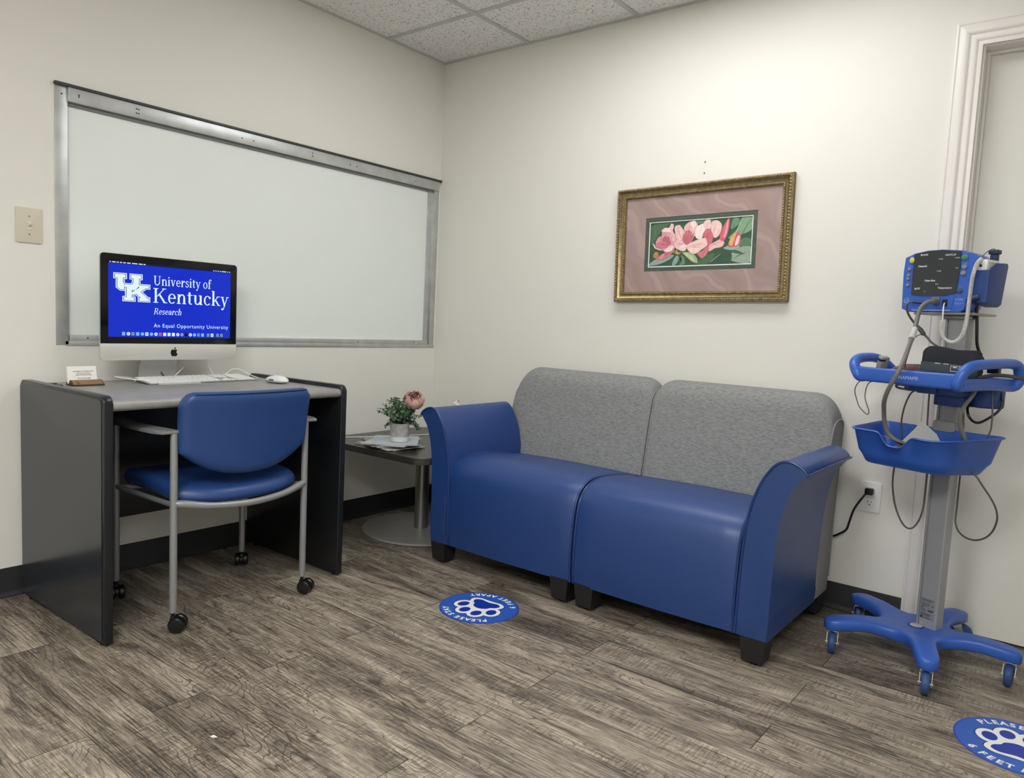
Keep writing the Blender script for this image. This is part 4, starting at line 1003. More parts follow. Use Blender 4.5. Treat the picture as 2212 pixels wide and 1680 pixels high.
# ------------------------------------------------------------------ business cards
ch = thing('card_holder', 'dark wooden card holder with a brass face on the left of the desk', 'card holder', (0.155, -1.90, DWT))
CA = Matrix.Translation((0.155, -1.900, DWT + 0.0006)) @ Matrix.Rotation(math.radians(90), 4, 'Z') @ Matrix.Scale(1.06, 4)      # local x right along the holder, -y faces the viewer
B = BM(); B.prism([(-0.026, 0.0), (0.026, 0.0), (0.026, 0.010), (0.012, 0.012), (0.009, 0.006), (0.001, 0.006), (-0.002, 0.018), (-0.026, 0.004)], lambda a, b, d: (d, a, b), -0.050, 0.050, 0.001); B.b.transform(CA)
part('base', B, mat('dark_walnut', (70, 52, 40), 0.35, var=(40, 0.25)), ch, 25)
B = BM(); B.prism(roundrect(-0.046, 0.0, 0.046, 0.0235, 0.002, 3), lambda a, b, d: (a, d, b), 0.0, 0.001); B.b.transform(CA @ Matrix.Translation((0, -0.0262, 0.0052)) @ Matrix.Rotation(math.radians(-58), 4, 'X'))
part('face_plate', B, mat('brass_plate', (166, 134, 92), 0.3, metal=0.6), ch)
B = BM(); B.lathe([(0.006, 0.0), (0.006, 0.0006), (0.004, 0.001)], (0, 0, 0), 20); B.b.transform(CA @ Matrix.Translation((-0.028, -0.0165, 0.0128)) @ Matrix.Rotation(math.radians(32), 4, 'X')); part('seal', B, GOLD, ch)
cs = thing('business_cards', 'stack of white business cards standing in the wooden holder on the desk', 'business cards', (0.155, -1.90, DWT + 0.0066))
CB = CA @ Matrix.Translation((-0.006, 0.003, 0.0075)) @ Matrix.Rotation(math.radians(-14), 4, 'X')
B = BM()
for k in range(12): B.box((-0.045 + 0.0004 * (k % 3), 0.0009 * k, 0.0), (0.045 + 0.0004 * (k % 3), 0.0009 * k + 0.0006, 0.056))
B.b.transform(CB); part('card_stack', B, PAPER, cs, 0)
B = BM()
for s_, z_, h_ in (('UNIVERSITY OF KENTUCKY', 0.037, 0.0052), ('Laboratory of Human', 0.031, 0.0048), ('Behavioral Pharmacology', 0.0255, 0.0048), ('Phone: 859 257-5388', 0.014, 0.0046)):
    me = text_mesh(s_, h_, 'CENTER', bold=0.00008)
    B.add_mesh(me, CB @ Matrix(((1, 0, 0, 0.004), (0, 0, -1, -0.0003), (0, 1, 0, z_), (0, 0, 0, 1))))
part('printed_text', B, BLACKM, cs, 0)

# ------------------------------------------------------------------ chair
CYC = -1.5975; CXR, CXF, CHW = 0.675, 0.266, 0.2475
chair = thing('office_chair', 'blue vinyl armchair with silver legs on casters pushed up to the desk', 'chair', (0.47, CYC, 0))
# backrest: shield outline, bowed in plan
def back_pt(s_, t_, off):
    # s -1..1 across, t 0..1 bottom to top
    w = 0.236 + 0.006 * t_
    a = abs(s_)
    zb = 0.497 + 0.088 * a ** 2.4
    R = 0.16
    zt = 0.781 - (0.045 * max(0, (a - 0.84) / 0.16) ** 2.2)
    z = zb + (zt - zb) * t_
    x = 0.712 - 0.034 * s_ * s_ + 0.10 * (z - 0.60) + 0.10 * max(0, z - 0.68) ** 1.0 * 0.6
    n = V3((1, 0, 0))
    return V3((x + off, CYC + w * s_, z))
def cushion(fn, th, nu=28, nv=14, edge=0.10):
    """closed pillow: fn(s,t,offset); thickness swells quickly from the rim"""
    B = BM()
    A, Bk = [], []
    for j in range(nv + 1):
        t_ = 0.5 - 0.5 * math.cos(PI * j / nv)
        ra, rb = [], []
        for i in range(nu + 1):
            s_ = -math.cos(PI * i / nu)
            d = min((1 - abs(s_)) / edge, min(t_, 1 - t_) / (edge * 0.9), 1.0)
            k = math.sqrt(max(0, 1 - (1 - d) ** 2))
            ra.append(fn(s_, t_, th / 2 * (0.12 + 0.88 * k))); rb.append(fn(s_, t_, -th / 2 * (0.12 + 0.88 * k)))
        A.append([B.v(p) for p in ra]); Bk.append([B.v(p) for p in rb])
    for j in range(nv):
        for i in range(nu):
            B.face([A[j][i], A[j][i + 1], A[j + 1][i + 1], A[j + 1][i]]); B.face([Bk[j][i], Bk[j + 1][i], Bk[j + 1][i + 1], Bk[j][i + 1]])
    for i in range(nu):
        B.face([A[0][i], Bk[0][i], Bk[0][i + 1], A[0][i + 1]]); B.face([A[nv][i], A[nv][i + 1], Bk[nv][i + 1], Bk[nv][i]])
    for j in range(nv):
        B.face([A[j][0], A[j + 1][0], Bk[j + 1][0], Bk[j][0]]); B.face([A[j][nu], Bk[j][nu], Bk[j + 1][nu], A[j + 1][nu]])
    return B
B = cushion(back_pt, 0.052); br_ = part('backrest', B, CHAIRB, chair, 70)
B = BM(); B.tube([back_pt(s_, 0.993, 0.021) + V3((0, 0, -0.004)) for s_ in [-0.86 + 1.72 * k / 16 for k in range(17)]], 0.0022, 6); part('seam', B, VINYLP, br_)
def seat_pt(s_, t_, off):
    # t 0 front (towards wall) .. 1 rear
    a = abs(s_)
    xr = 0.715 - 0.072 * a ** 2.6; xf = 0.235 + 0.035 * a ** 3
    x = xf + (xr - xf) * t_
    w = 0.232 * (1 - 0.05 * (1 - t_) ** 2)
    z = 0.441 - 0.006 * (1 - s_ * s_) + 0.006 * math.sin(PI * t_)
    if t_ > 0.8: z -= 0.010 * ((t_ - 0.8) / 0.2) ** 2
    return V3((x, CYC + w * s_, z + off))
B = cushion(seat_pt, 0.058, edge=0.09); part('seat', B, CHAIRB, chair, 70)
B = BM()
bow = [(CXR, CYC - CHW, 0.421), (CXR + 0.012, CYC - CHW + 0.03, 0.417), (0.712, CYC - 0.13, 0.403), (0.727, CYC, 0.397), (0.712, CYC + 0.13, 0.403), (CXR + 0.012, CYC + CHW - 0.03, 0.417), (CXR, CYC + CHW, 0.421)]
B.tube(bow, [0.011, 0.0135, 0.0115, 0.0115, 0.0115, 0.0135, 0.011], 12)
for sg in (-1, 1): B.tube([(CXR, CYC + sg * (CHW - 0.004), 0.414), (0.47, CYC + sg * (CHW - 0.02), 0.401), (CXF, CYC + sg * CHW, 0.407)], 0.009, 10)
B.tube([(CXF, CYC - CHW, 0.401), (CXF + 0.02, CYC, 0.397), (CXF, CYC + CHW, 0.401)], 0.0105, 10)
part('seat_frame', B, SILVER, chair, 50)
B = BM()
for sg in (-1, 1): B.box((0.664, CYC + sg * 0.226 - 0.012, 0.585), (0.672, CYC + sg * 0.226 + 0.012, 0.645), 0.001)
part('back_bracket', B, STEEL, chair)
def caster(name, parent, x, y, ang, R=0.0255, hub=BLACKP):
    M = Matrix.Translation((x, y, 0)) @ Matrix.Rotation(ang, 4, 'Z')
    B = BM(); B.lathe([(0.006, 0.045), (0.006, 0.062), (0.011, 0.064), (0.011, 0.068)], (0, 0, 0), 14)
    B.prism([(0.016 + 0.021 * math.cos(a), 0.026 + 0.021 * math.sin(a)) for a in [math.radians(-20 + 20 * k) for k in range(12)]], lambda a, b, d: (a, d, b), -0.006, 0.006, 0.001)
    B.box((-0.008, -0.007, 0.036), (0.014, 0.007, 0.05), 0.002)
    B.b.transform(M); c = part(name, B, hub, parent)
    for sg in (-1, 1):
        B = BM(); r = R
        B.lathe([(0.006, sg * 0.0065), (r - 0.003, sg * 0.0065), (r, sg * 0.009), (r, sg * 0.021), (r - 0.004, sg * 0.025), (0.012, sg * 0.026), (0.004, sg * 0.0255)], (0.016, 0, R + 0.0002), 28, 'y')
        B.b.transform(M); part('wheel', B, BLACKP, c)
    return c
for (x, sg, ca) in ((CXR, -1, 0.75), (CXR, 1, 0.45), (CXF, -1, -0.3), (CXF, 1, 2.6)):
    y = CYC + sg * CHW
    B = BM(); B.lathe([(0.0095, 0.062), (0.0118, 0.064), (0.0118, 0.645), (0.0105, 0.652)], (x, y, 0), 20); l_ = part('leg', B, SILVER, chair, 40)
    caster('caster', l_, x, y, ca)
for sg in (-1, 1):
    y = CYC + sg * CHW
    B = BM()
    # flat arm pad: over both legs, bowing outwards between them
    L_, R_ = [], []
    for k in range(21):
        f = k / 20; x = CXR + 0.012 - (CXR - CXF + 0.024) * f
        o1 = 0.050 + 0.016 * math.sin(PI * f) if 0.02 < f else 0.042
        i1 = -0.010 + 0.022 * math.sin(PI * f)
        L_.append((x, y + sg * o1)); R_.append((x, y + sg * i1))
    B.prism(L_ + R_[::-1], lambda a, b, d: (a, b, d), 0.648, 0.660, 0.004, 2); part('armrest', B, SILVER, chair, 40)

# ------------------------------------------------------------------ side table and what stands on it
TZ = 0.45
tb = thing('side_table', 'dark square side table on a round steel base in the corner of the room', 'side table', (0.385, -0.44, 0))
B = BM(); B.prism(roundrect(0.035, -0.805, 0.735, -0.095, 0.075, 8), lambda a, b, d: (a, b, d), TZ - 0.029, TZ, 0.0012, 1); part('tabletop', B, ESPRESSO, tb, 30)
B = BM(); B.lathe([(0.034, 0.012), (0.034, TZ - 0.033), (0.085, TZ - 0.032), (0.085, TZ - 0.0292)], (0.375, -0.43, 0), 40); part('pole', B, STEEL, tb, 35)
B = BM(); B.lathe([(0.285, 0.001), (0.290, 0.003), (0.290, 0.009), (0.286, 0.012), (0.034, 0.0125)], (0.375, -0.43, 0), 72); part('base', B, mat('base_steel', (156, 155, 150), 0.4, metal=0.2), tb, 25)
t = thing('charging_cable', 'thin white cable lying across the side table behind the magazines', 'cable', (0.2, -0.5, TZ))
B = BM(); B.tube([(0.075, -0.79, TZ + 0.0028), (0.108, -0.692, TZ + 0.0028), (0.144, -0.619, TZ + 0.0028), (0.19, -0.51, TZ + 0.0028), (0.23, -0.404, TZ + 0.0028), (0.258, -0.349, TZ + 0.0028), (0.285, -0.26, TZ + 0.0028), (0.36, -0.15, TZ + 0.0028)], 0.0026, 8); part('cord', B, WHITEP, t)
mags = [  # long-axis angle, centre offset, cover colour, label
    (4, (-0.005, 0.0), (150, 146, 140), 'grey covered magazine, the bottom one of the pile on the side table'),
    (-9, (0.012, -0.006), (206, 204, 200), 'white covered magazine second from the bottom of the pile on the side table'),
    (-17, (-0.01, 0.012), (96, 98, 104), 'dark covered magazine third from the bottom of the pile on the side table'),
    (-24, (-0.008, 0.006), (188, 186, 180), 'pale grey magazine in the middle of the pile on the side table'),
    (-31, (-0.004, -0.006), (120, 128, 138), 'slate coloured magazine just under the two top ones on the side table'),
    (-62, (0.018, -0.008), (196, 192, 188), 'off-white magazine turned to the right directly below the top one on the side table'),
    (-46, (0.028, 0.008), (172, 190, 204), 'pale blue magazine on top of the pile, below the flower pot')]
PAGES = mat('magazine_pages', (216, 213, 205), 0.7)
for i, (a, (ox, oy), rgb, lab) in enumerate(mags):
    z0 = TZ + 0.0003 + i * 0.0041
    t = thing('magazine', lab, 'magazine', (0.387 + ox, -0.662 + oy, z0), math.radians(a), group='magazines on the side table')
    B = BM(); B.prism(roundrect(-0.126, -0.1035, 0.126, 0.1035, 0.001, 1), lambda x, y, d: (x, y, d), 0.0006, 0.0032); part('pages', B, PAGES, t, 20, False)
    B = BM()
    B.box((-0.127, -0.1045, 0.0032), (0.127, 0.1045, 0.0038)); B.box((-0.127, -0.1045, 0.0), (0.127, 0.1045, 0.0006)); B.box((-0.127, 0.1038, 0.0), (0.127, 0.1048, 0.0038))
    part('cover', B, mat('magazine_cover', rgb, 0.22, var=(9, 0.12)), t, 20, False)
ZM = TZ + 0.0003 + 6 * 0.0041 + 0.0039
pl = thing('potted_plant', 'small potted artificial plant with one pink flower on the pile of magazines', 'potted plant', (0.45, -0.665, ZM))
B = BM(); B.lathe([(0.040, 0.0), (0.0425, 0.002), (0.0432, 0.024)], (0, 0, 0), 40); B.face  # white glazed foot
pt = part('pot_base', B, mat('white_glaze', (226, 224, 220), 0.35), pl, 40, False)
B = BM(); B.lathe([(0.0432, 0.0242), (0.0436, 0.084), (0.0415, 0.085), (0.0395, 0.083), (0.039, 0.070), (0.004, 0.069)], (0, 0, 0), 40); part('pot', B, mat('cement_pot', (172, 171, 168), 0.75, var=(45, 0.22)), pl, 40, False)
LEAFM = [mat('leaf_green', (72, 98, 74), 0.55), mat('leaf_sage', (118, 142, 110), 0.55), mat('leaf_dark', (46, 68, 56), 0.55)]
B = BM(); BS = BM()
rl = random.Random(11)
def leaf(B, c, n, r, el=1.0):
    n = n.normalized(); t1 = n.orthogonal().normalized(); t2 = n.cross(t1)
    q = rl.uniform(0, 6.28); a = t1 * math.cos(q) + t2 * math.sin(q); b = n.cross(a)
    P = []
    for k in range(8):
        w = 2 * PI * k / 8
        P.append(c + a * (r * el * math.cos(w)) + b * (r * math.sin(w)) + n * (0.22 * r * (math.cos(w) ** 2)))
    cv = B.v(c - n * 0.05 * r); vs = [B.v(p) for p in P]
    for k in range(8): B.face([cv, vs[k], vs[(k + 1) % 8]])
stems = []
for i in range(64):
    az = rl.uniform(0, 2 * PI); spread = rl.uniform(0.02, 0.115); up = rl.uniform(0.03, 0.115) * (1.15 - spread * 4) + 0.02
    if i % 6 == 0: up = -0.02 - rl.uniform(0, 0.01); spread = rl.uniform(0.07, 0.10)
    p0 = V3((rl.uniform(-.02, .02), rl.uniform(-.02, .02), 0.075)); p2 = V3((spread * math.cos(az), spread * math.sin(az), 0.083 + up))
    p1 = (p0 + p2) / 2 + V3((0, 0, 0.03 if up > 0 else 0.05))
    stems.append((p0, p1, p2))
# one tall sprig at the back left, as in the picture
lat = V3((0.78, 0.62, 0))
stems += [(V3((0, 0, .075)), lat * -0.015 + V3((0, 0, 0.13)), lat * -0.030 + V3((0, 0, 0.178))), (V3((0, 0, .075)), lat * -0.045 + V3((0, 0, 0.13)), lat * -0.068 + V3((0, 0, 0.160))),
          (V3((0, 0, .075)), lat * -0.06 + V3((0, 0, 0.12)), lat * -0.108 + V3((0, 0, 0.136))), (V3((0, 0, .075)), lat * 0.07 + V3((0, 0, 0.12)), lat * 0.104 + V3((0, 0, 0.124))),
          (V3((0, 0, .08)), lat * -0.05 + V3((0, 0, 0.10)), lat * -0.066 + V3((0, 0, 0.058))), (V3((0, 0, .08)), lat * 0.05 + V3((0, 0, 0.10)), lat * 0.078 + V3((0, 0, 0.062)))]
for p0, p1, p2 in stems:
    BS.tube([p0, p1, p2], [0.0012, 0.001, 0.0007], 5)
    n = 9
    for k in range(2, n + 1):
        f = k / n; c = p0 * (1 - f) ** 2 + p1 * 2 * f * (1 - f) + p2 * f * f
        r = rl.uniform(0.0050, 0.0100) * (1.15 - 0.62 * f)
        for q in (1, -1):
            d = V3((rl.uniform(-1, 1), rl.uniform(-1, 1), rl.uniform(-0.2, 1)))
            B.mi = rl.choice((0, 0, 1, 2)) if c.length < 0.12 else rl.choice((0, 1))
            side = d.cross(p2 - p0).normalized() * r * 0.8 * q
            leaf(B, c + side, d, r, 1.2)
B.mi = 0
part('foliage', B, LEAFM, pl, 0, False); part('stems', BS, LEAFM[2], pl, 60, False)
# peony
FC = lat * 0.060 + V3((0, 0, 0.190))
FT = Matrix.Translation(FC) @ Matrix.Rotation(math.radians(38), 4, V3((0.62, 0.78, 0)).normalized())
B = BM(); B.tube([V3((0.0, 0, 0.08)), lat * 0.03 + V3((0, 0, 0.12)), FC + V3((0, 0, -0.04))], 0.002, 6); fl_s = part('flower_stem', B, LEAFM[0], pl, 60, False)
B = BM(); B.ball((0, 0, -0.016), (0.012, 0.012, 0.018), 14, 8); B.b.transform(FT); fl = part('flower', B, mat('peony_core', (226, 160, 154), 0.6), pl, 60, False)
PET = [mat('petal_rose', (240, 196, 190), 0.6), mat('petal_blush', (246, 214, 207), 0.6), mat('petal_deep', (230, 170, 165), 0.6)]
for i in range(26):
    layer = 0 if i < 7 else (1 if i < 14 else (2 if i < 20 else 3))
    az = i * 2.39996 + layer * 0.4
    R = (0.049, 0.040, 0.028, 0.015)[layer]; hgt = (0.046, 0.045, 0.038, 0.030)[layer]; wid = (0.58, 0.56, 0.66, 0.85)[layer]
    B = BM(); A = []
    for j in range(7):
        f = j / 6
        row = []
        for k in range(9):
            s_ = -1 + k / 4
            taper = math.sin(PI * (0.16 + 0.70 * f)) ** 0.7
            ph = az + s_ * wid * taper
            el = -1.15 + 2.15 * f
            rr = R * max(0.12, math.cos(el * 0.78)) * (1.0 + 0.03 * math.cos(3 * s_)) * (0.93 if f > 0.9 else 1)
            zz = hgt * math.sin(el) * 0.72 + 0.006 - (0.006 * s_ * s_ if f > 0.6 else 0) + 0.002 * math.sin(5 * s_ + i)
            row.append((rr * math.cos(ph), rr * math.sin(ph), zz))
        A.append([B.v(FT @ V3(p)) for p in row])
    for j in range(6):
        for k in range(8): B.face([A[j][k], A[j][k + 1], A[j + 1][k + 1], A[j + 1][k]])
    bmesh.ops.solidify(B.b, geom=B.b.faces[:], thickness=0.0008)
    part('petal', B, PET[(i * 2 + layer) % 3] if layer else PET[i % 2], fl, 60, False)
t = thing('tissue_box', 'tissue box behind the left armrest of the loveseat with a white tissue sticking up', 'tissue box', (0.45, -0.21, TZ))
B = BM(); B.prism(roundrect(-0.055, -0.055, 0.055, 0.055, 0.004, 3), lambda a, b, d: (a, b, d), 0.0003, 0.105, 0.002); part('box', B, mat('pale_card', (206, 206, 202), 0.6), t, 30, False)
B = BM(); rings = []
for k, (z, w, o) in enumerate(((0.100, 0.022, 0.0), (0.128, 0.026, -0.014), (0.158, 0.018, -0.040), (0.178, 0.009, -0.056), (0.190, 0.002, -0.042))):
    rings.append([(w * math.cos(a) * (1 + 0.3 * math.sin(3 * a)) + o * 0.9, 0.008 * math.sin(a) + o * 0.5, z + 0.004 * math.cos(2 * a)) for a in [2 * PI * q / 16 for q in range(16)]])
B.loft(rings); part('tissue', B, PAPER, t, 60, False)

# ------------------------------------------------------------------ rolling monitor stand (frame: x right, y back, z up)
CL, CR = (2.585, -0.25, 0.0), math.radians(-20)
def cart_thing(name, label, cat): return thing(name, label, cat, CL, CR)
st = cart_thing('monitor_cart', 'blue rolling medical stand with grey pole, handled tray and basket beside the door', 'medical cart')
def cp(name, B, m, par=st, smooth=40): return part(name, B, m, par, smooth, False)
HC = (-0.025, -0.030)
legA = [math.radians(-125.5 + 72 * k) for k in range(5)]
# star base: polar outline lofted towards the hub
out = []
for a in legA:
    for (r, h) in ((0.098, -0.060), (0.118, -0.047), (0.150, -0.038), (0.19, -0.0345), (0.255, -0.033), (0.283, -0.027), (0.295, -0.012), (0.295, 0.012), (0.283, 0.027), (0.255, 0.033), (0.19, 0.0345), (0.150, 0.038), (0.118, 0.047), (0.098, 0.060)):
        out.append((r * math.cos(a) - h * math.sin(a), r * math.sin(a) + h * math.cos(a)))
def star_z(r):
    k = min(1, max(0, (r - 0.09) / 0.09)); k = k * k * (3 - 2 * k)
    return 0.108 + 0.013 * k - 0.012 * max(0, (r - 0.2) / 0.11) ** 1.5
B = BM(); rings = []
def star_ring(shrink, dz, f=1.0):
    ring = []
    for i, (x, y) in enumerate(out):
        xp, yp = out[i - 1]; xn, yn = out[(i + 1) % len(out)]
        tx, ty = xn - xp, yn - yp; l = math.hypot(tx, ty); nx, ny = ty / l, -tx / l
        X, Y = (x - nx * shrink) * f, (y - ny * shrink) * f
        ring.append((X + HC[0], Y + HC[1], star_z(math.hypot(x, y) * (f if f < 1 else 1)) + dz))
    return ring
rings = [star_ring(0.005, -0.037), star_ring(0.0, -0.032), star_ring(0.0, -0.010), star_ring(0.0025, -0.0035), star_ring(0.008, 0.0), star_ring(0.020, 0.001)]
B.loft(rings, cap=False)
# close the top: run each leg's outline to the leg's centre line and the hub centre
b = B.b; b.verts.ensure_lookup_table(); n = len(out)
top = [v for v in list(b.verts)[-n:]]
c0 = B.v((HC[0], HC[1], 0.109))
for k in range(5):
    L_ = top[k * 14:(k + 1) * 14]
    for i in range(6): B.face([L_[i], L_[i + 1], L_[12 - i], L_[13 - i]])
    nx_ = top[((k + 1) * 14) % n]
    B.face([c0, L_[0], L_[13]]); B.face([c0, L_[13], nx_])
bot = [v for v in list(b.verts)[:n]]
c1 = B.v((HC[0], HC[1], 0.07))
for k in range(5):
    L_ = bot[k * 14:(k + 1) * 14]
    for i in range(6): B.face([L_[i], L_[13 - i], L_[12 - i], L_[i + 1]])
    B.face([c1, L_[13], L_[0]]); B.face([c1, bot[((k + 1) * 14) % n], L_[13]])
base = cp('base', B, CARTB, st, 50)
B = BM(); B.lathe([(0.026, 0.107), (0.026, 0.1105), (0.0235, 0.1115)], (-0.022, -0.036, 0), 32); bd = cp('badge', B, CARTD, base)
B = BM(); B.lathe([(0.019, 0.1115), (0.0175, 0.1125), (0.004, 0.1124)], (-0.022, -0.036, 0), 32); cp('badge_face', B, mat('badge_silver', (200, 200, 200), 0.35, metal=0.4), base)
for k, a in enumerate(legA):
    x, y = HC[0] + 0.268 * math.cos(a), HC[1] + 0.268 * math.sin(a)
    sw = (-1.0, -1.12, -1.3, 0.5, 2.2)[k]
    M = Matrix.Translation((x, y, 0)) @ Matrix.Rotation(sw, 4, 'Z')
    B = BM(); B.lathe([(0.008, 0.074), (0.017, 0.0745), (0.017, 0.080), (0.012, 0.082), (0.012, 0.0835)], (0, 0, 0), 20)
    B.box((-0.017, -0.0175, 0.071), (0.016, 0.0175, 0.0745), 0.001)
    for sg in (-1, 1):
        B.prism([(-0.017, 0.073), (0.014, 0.073), (0.014, 0.062), (0.024, 0.040), (0.024, 0.029), (0.009, 0.029), (-0.006, 0.05), (-0.017, 0.062)], lambda p, q, d: (p, d, q), sg * 0.0155, sg * 0.0175)
    B.tube([(0.016, -0.021, 0.0345), (0.016, 0.021, 0.0345)], 0.0045, 10, smooth=False)
    B.b.transform(M); cf = cp('caster', B, CHROME, base, 30)
    B = BM(); B.lathe([(0.010, -0.011), (0.026, -0.011), (0.031, -0.010), (0.0342, -0.006), (0.0345, 0.0), (0.0342, 0.006), (0.031, 0.010), (0.026, 0.011), (0.010, 0.011)], (0.016, 0, 0.0348), 32, 'y'); B.b.transform(M); cp('wheel', B, WHEELB, cf, 40)
    if k in (2, 3):
        B = BM(); B.prism([(-0.02, 0.066), (-0.046, 0.050), (-0.050, 0.053), (-0.030, 0.073), (-0.015, 0.074)], lambda p, q, d: (p, d, q), -0.017, 0.017, 0.001); B.b.transform(M); cp('brake_pedal', B, BLACKP, cf)
# pole: extrusion with grooves
POLE = mat('anodised_grey_pole', (158, 159, 162), 0.42, metal=0.25)
B = BM()
pr = [(-0.022, -0.020), (-0.020, -0.023), (0.029, -0.023), (0.033, -0.019), (0.033, 0.020), (0.029, 0.024), (-0.030, 0.024), (-0.034, 0.020), (-0.034, -0.010), (-0.030, -0.012), (-0.030, -0.0135), (-0.034, -0.015), (-0.034, -0.019), (-0.031, -0.0215), (-0.026, -0.0215), (-0.0255, -0.017), (-0.0225, -0.017)]
B.prism(pr, lambda a, b_, d: (a, b_, d), 0.108, 1.130); pole = cp('pole', B, POLE, st, 20)
B = BM(); B.box((-0.021, -0.0236, 0.138), (0.024, -0.0231, 0.208)); lab = cp('sticker', B, mat('label_silver', (134, 135, 140), 0.45), pole, 0)
B = BM()
def stk(s_, u, z, h, al='LEFT', bold=0.0):
    B.add_mesh(text_mesh(s_, h, al, bold=bold), Matrix(((1, 0, 0, u), (0, 0, -1, -0.02375), (0, 1, 0, z), (0, 0, 0, 1))))
stk('GCX', -0.018, 0.183, 0.012, bold=0.0003)
for z, w in ((0.2035, 0.04), (0.2005, 0.036), (0.197, 0.03), (0.1785, 0.018), (0.170, 0.014), (0.167, 0.016), (0.164, 0.018), (0.159, 0.014), (0.156, 0.034), (0.1535, 0.03), (0.151, 0.034), (0.1485, 0.028)):
    B.box((-0.019, -0.02385, z), (-0.019 + w, -0.02365, z + 0.0012))
B.box((0.004, -0.02385, 0.166), (0.022, -0.02365, 0.171)); B.box((0.017, -0.02385, 0.184), (0.021, -0.02365, 0.188)); B.box((-0.018, -0.02385, 0.174), (-0.012, -0.02365, 0.177))
B.lathe([(0.0048, -0.02385), (0.0048, -0.02365)], (-0.0145, 0, 0.1435), 18, 'y')
for z in (0.1425, 0.1405): B.box((-0.007, -0.02385, z), (0.014, -0.02365, z + 0.0013))
cp('print', B, mat('dark_grey_print', (52, 52, 56), 0.6), lab, 0)
# tray with two loop handles
B = BM()
bar = roundrect(-0.012, 0.916, 0.013, 0.962, 0.008, 4)
def along(pts, prof):
    """sweep profile (offset outwards, z) along a plan polyline; the profile's first axis points right of the path"""
    rings = []
    for i, (x, y) in enumerate(pts):
        xa, ya = pts[max(0, i - 1)]; xb, yb = pts[min(len(pts) - 1, i + 1)]
        l = math.hypot(xb - xa, yb - ya); nx, ny = (yb - ya) / l, -(xb - xa) / l
        rings.append([(x + nx * a, y + ny * a, z) for a, z in prof])
    B.loft(rings)
along(catmull([(-0.178, -0.228), (-0.155, -0.244), (-0.10, -0.252), (0.0, -0.255), (0.09, -0.253), (0.135, -0.247), (0.158, -0.236)], 4), bar)
along(catmull([(0.17, 0.03), (0.05, 0.036), (-0.10, 0.036), (-0.185, 0.022)], 4), roundrect(-0.008, 0.918, 0.008, 0.950, 0.006, 4))
along(catmull([(0.150, -0.24), (0.158, -0.12), (0.168, 0.03)], 4), roundrect(-0.008, 0.917, 0.008, 0.949, 0.006, 4))
along(catmull([(-0.19, 0.02), (-0.185, -0.10), (-0.172, -0.228)], 4), roundrect(-0.008, 0.917, 0.008, 0.940, 0.006, 4))
B.prism([(-0.176, -0.235), (0.150, -0.243), (0.162, 0.03), (-0.19, 0.03)], lambda a, b_, d: (a, b_, d), 0.922, 0.930)
tray = cp('tray', B, CARTB, st, 45)
FR = 0.0165
B = BM(); B.tube([(0.146, -0.258, 0.926), (0.149, -0.262, 0.943), (0.158, -0.250, 0.973), (0.168, -0.218, 0.989), (0.172, -0.12, 0.995), (0.174, -0.03, 0.997), (0.178, 0.006, 0.991), (0.180, 0.022, 0.970), (0.177, 0.024, 0.943), (0.170, 0.016, 0.928), (0.162, -0.01, 0.925), (0.157, -0.10, 0.927), (0.150, -0.21, 0.926)], [0.0155, 0.016, 0.016, 0.0155, 0.015, 0.015, 0.016, 0.0165, 0.0165, 0.0155, 0.0135, 0.0125, 0.014], 14, closed=True, sub=5); cp('handle', B, CARTB, tray, 60)
B = BM(); B.tube([(-0.172, -0.236, 0.928), (-0.186, -0.236, 0.942), (-0.205, -0.224, 0.968), (-0.216, -0.19, 0.984), (-0.221, -0.13, 0.990), (-0.224, -0.07, 0.987), (-0.222, -0.02, 0.972), (-0.212, 0.012, 0.948), (-0.20, 0.020, 0.932), (-0.192, -0.03, 0.927), (-0.186, -0.11, 0.927), (-0.178, -0.19, 0.927)], [0.0155, 0.016, 0.0165, 0.0165, 0.016, 0.0155, 0.015, 0.0145, 0.0135, 0.0125, 0.0125, 0.0135], 14, closed=True, sub=5); cp('handle', B, CARTB, tray, 60)
B = BM(); B.add_mesh(text_mesh('DINAMAP\u00ae', 0.0145, 'LEFT', space=1.03), Matrix(((1, 0, 0.0, -0.040), (0, 0, -1, -0.2692), (0, 1, 0, 0.9345), (0, 0, 0, 1)))); cp('lettering', B, mat('pale_print', (190, 206, 236), 0.5), tray, 0)
B = BM(); B.box((-0.072, -0.155, 0.893), (0.03, -0.06, 0.921), 0.004); B.box((-0.04, -0.14, 0.889), (0.089, -0.02, 0.921), 0.004)
cp('tray_bracket', B, CARTD, tray)
B = BM(); B.box((-0.012, -0.086, 0.853), (0.078, 0.03, 0.889), 0.004)
for u in (0.01, 0.045): B.lathe([(0.0045, -0.0868), (0.0045, -0.0858)], (u, 0, 0.874), 12, 'y')
cp('pole_clamp', B, CARTD, tray)
B = BM(); B.prism(roundrect(0.07, -0.05, 0.145, 0.05, 0.03, 6), lambda a, b_, d: (a, b_, d), 0.856, 0.921, 0.006); cp('power_supply', B, CARTD, tray, 50)
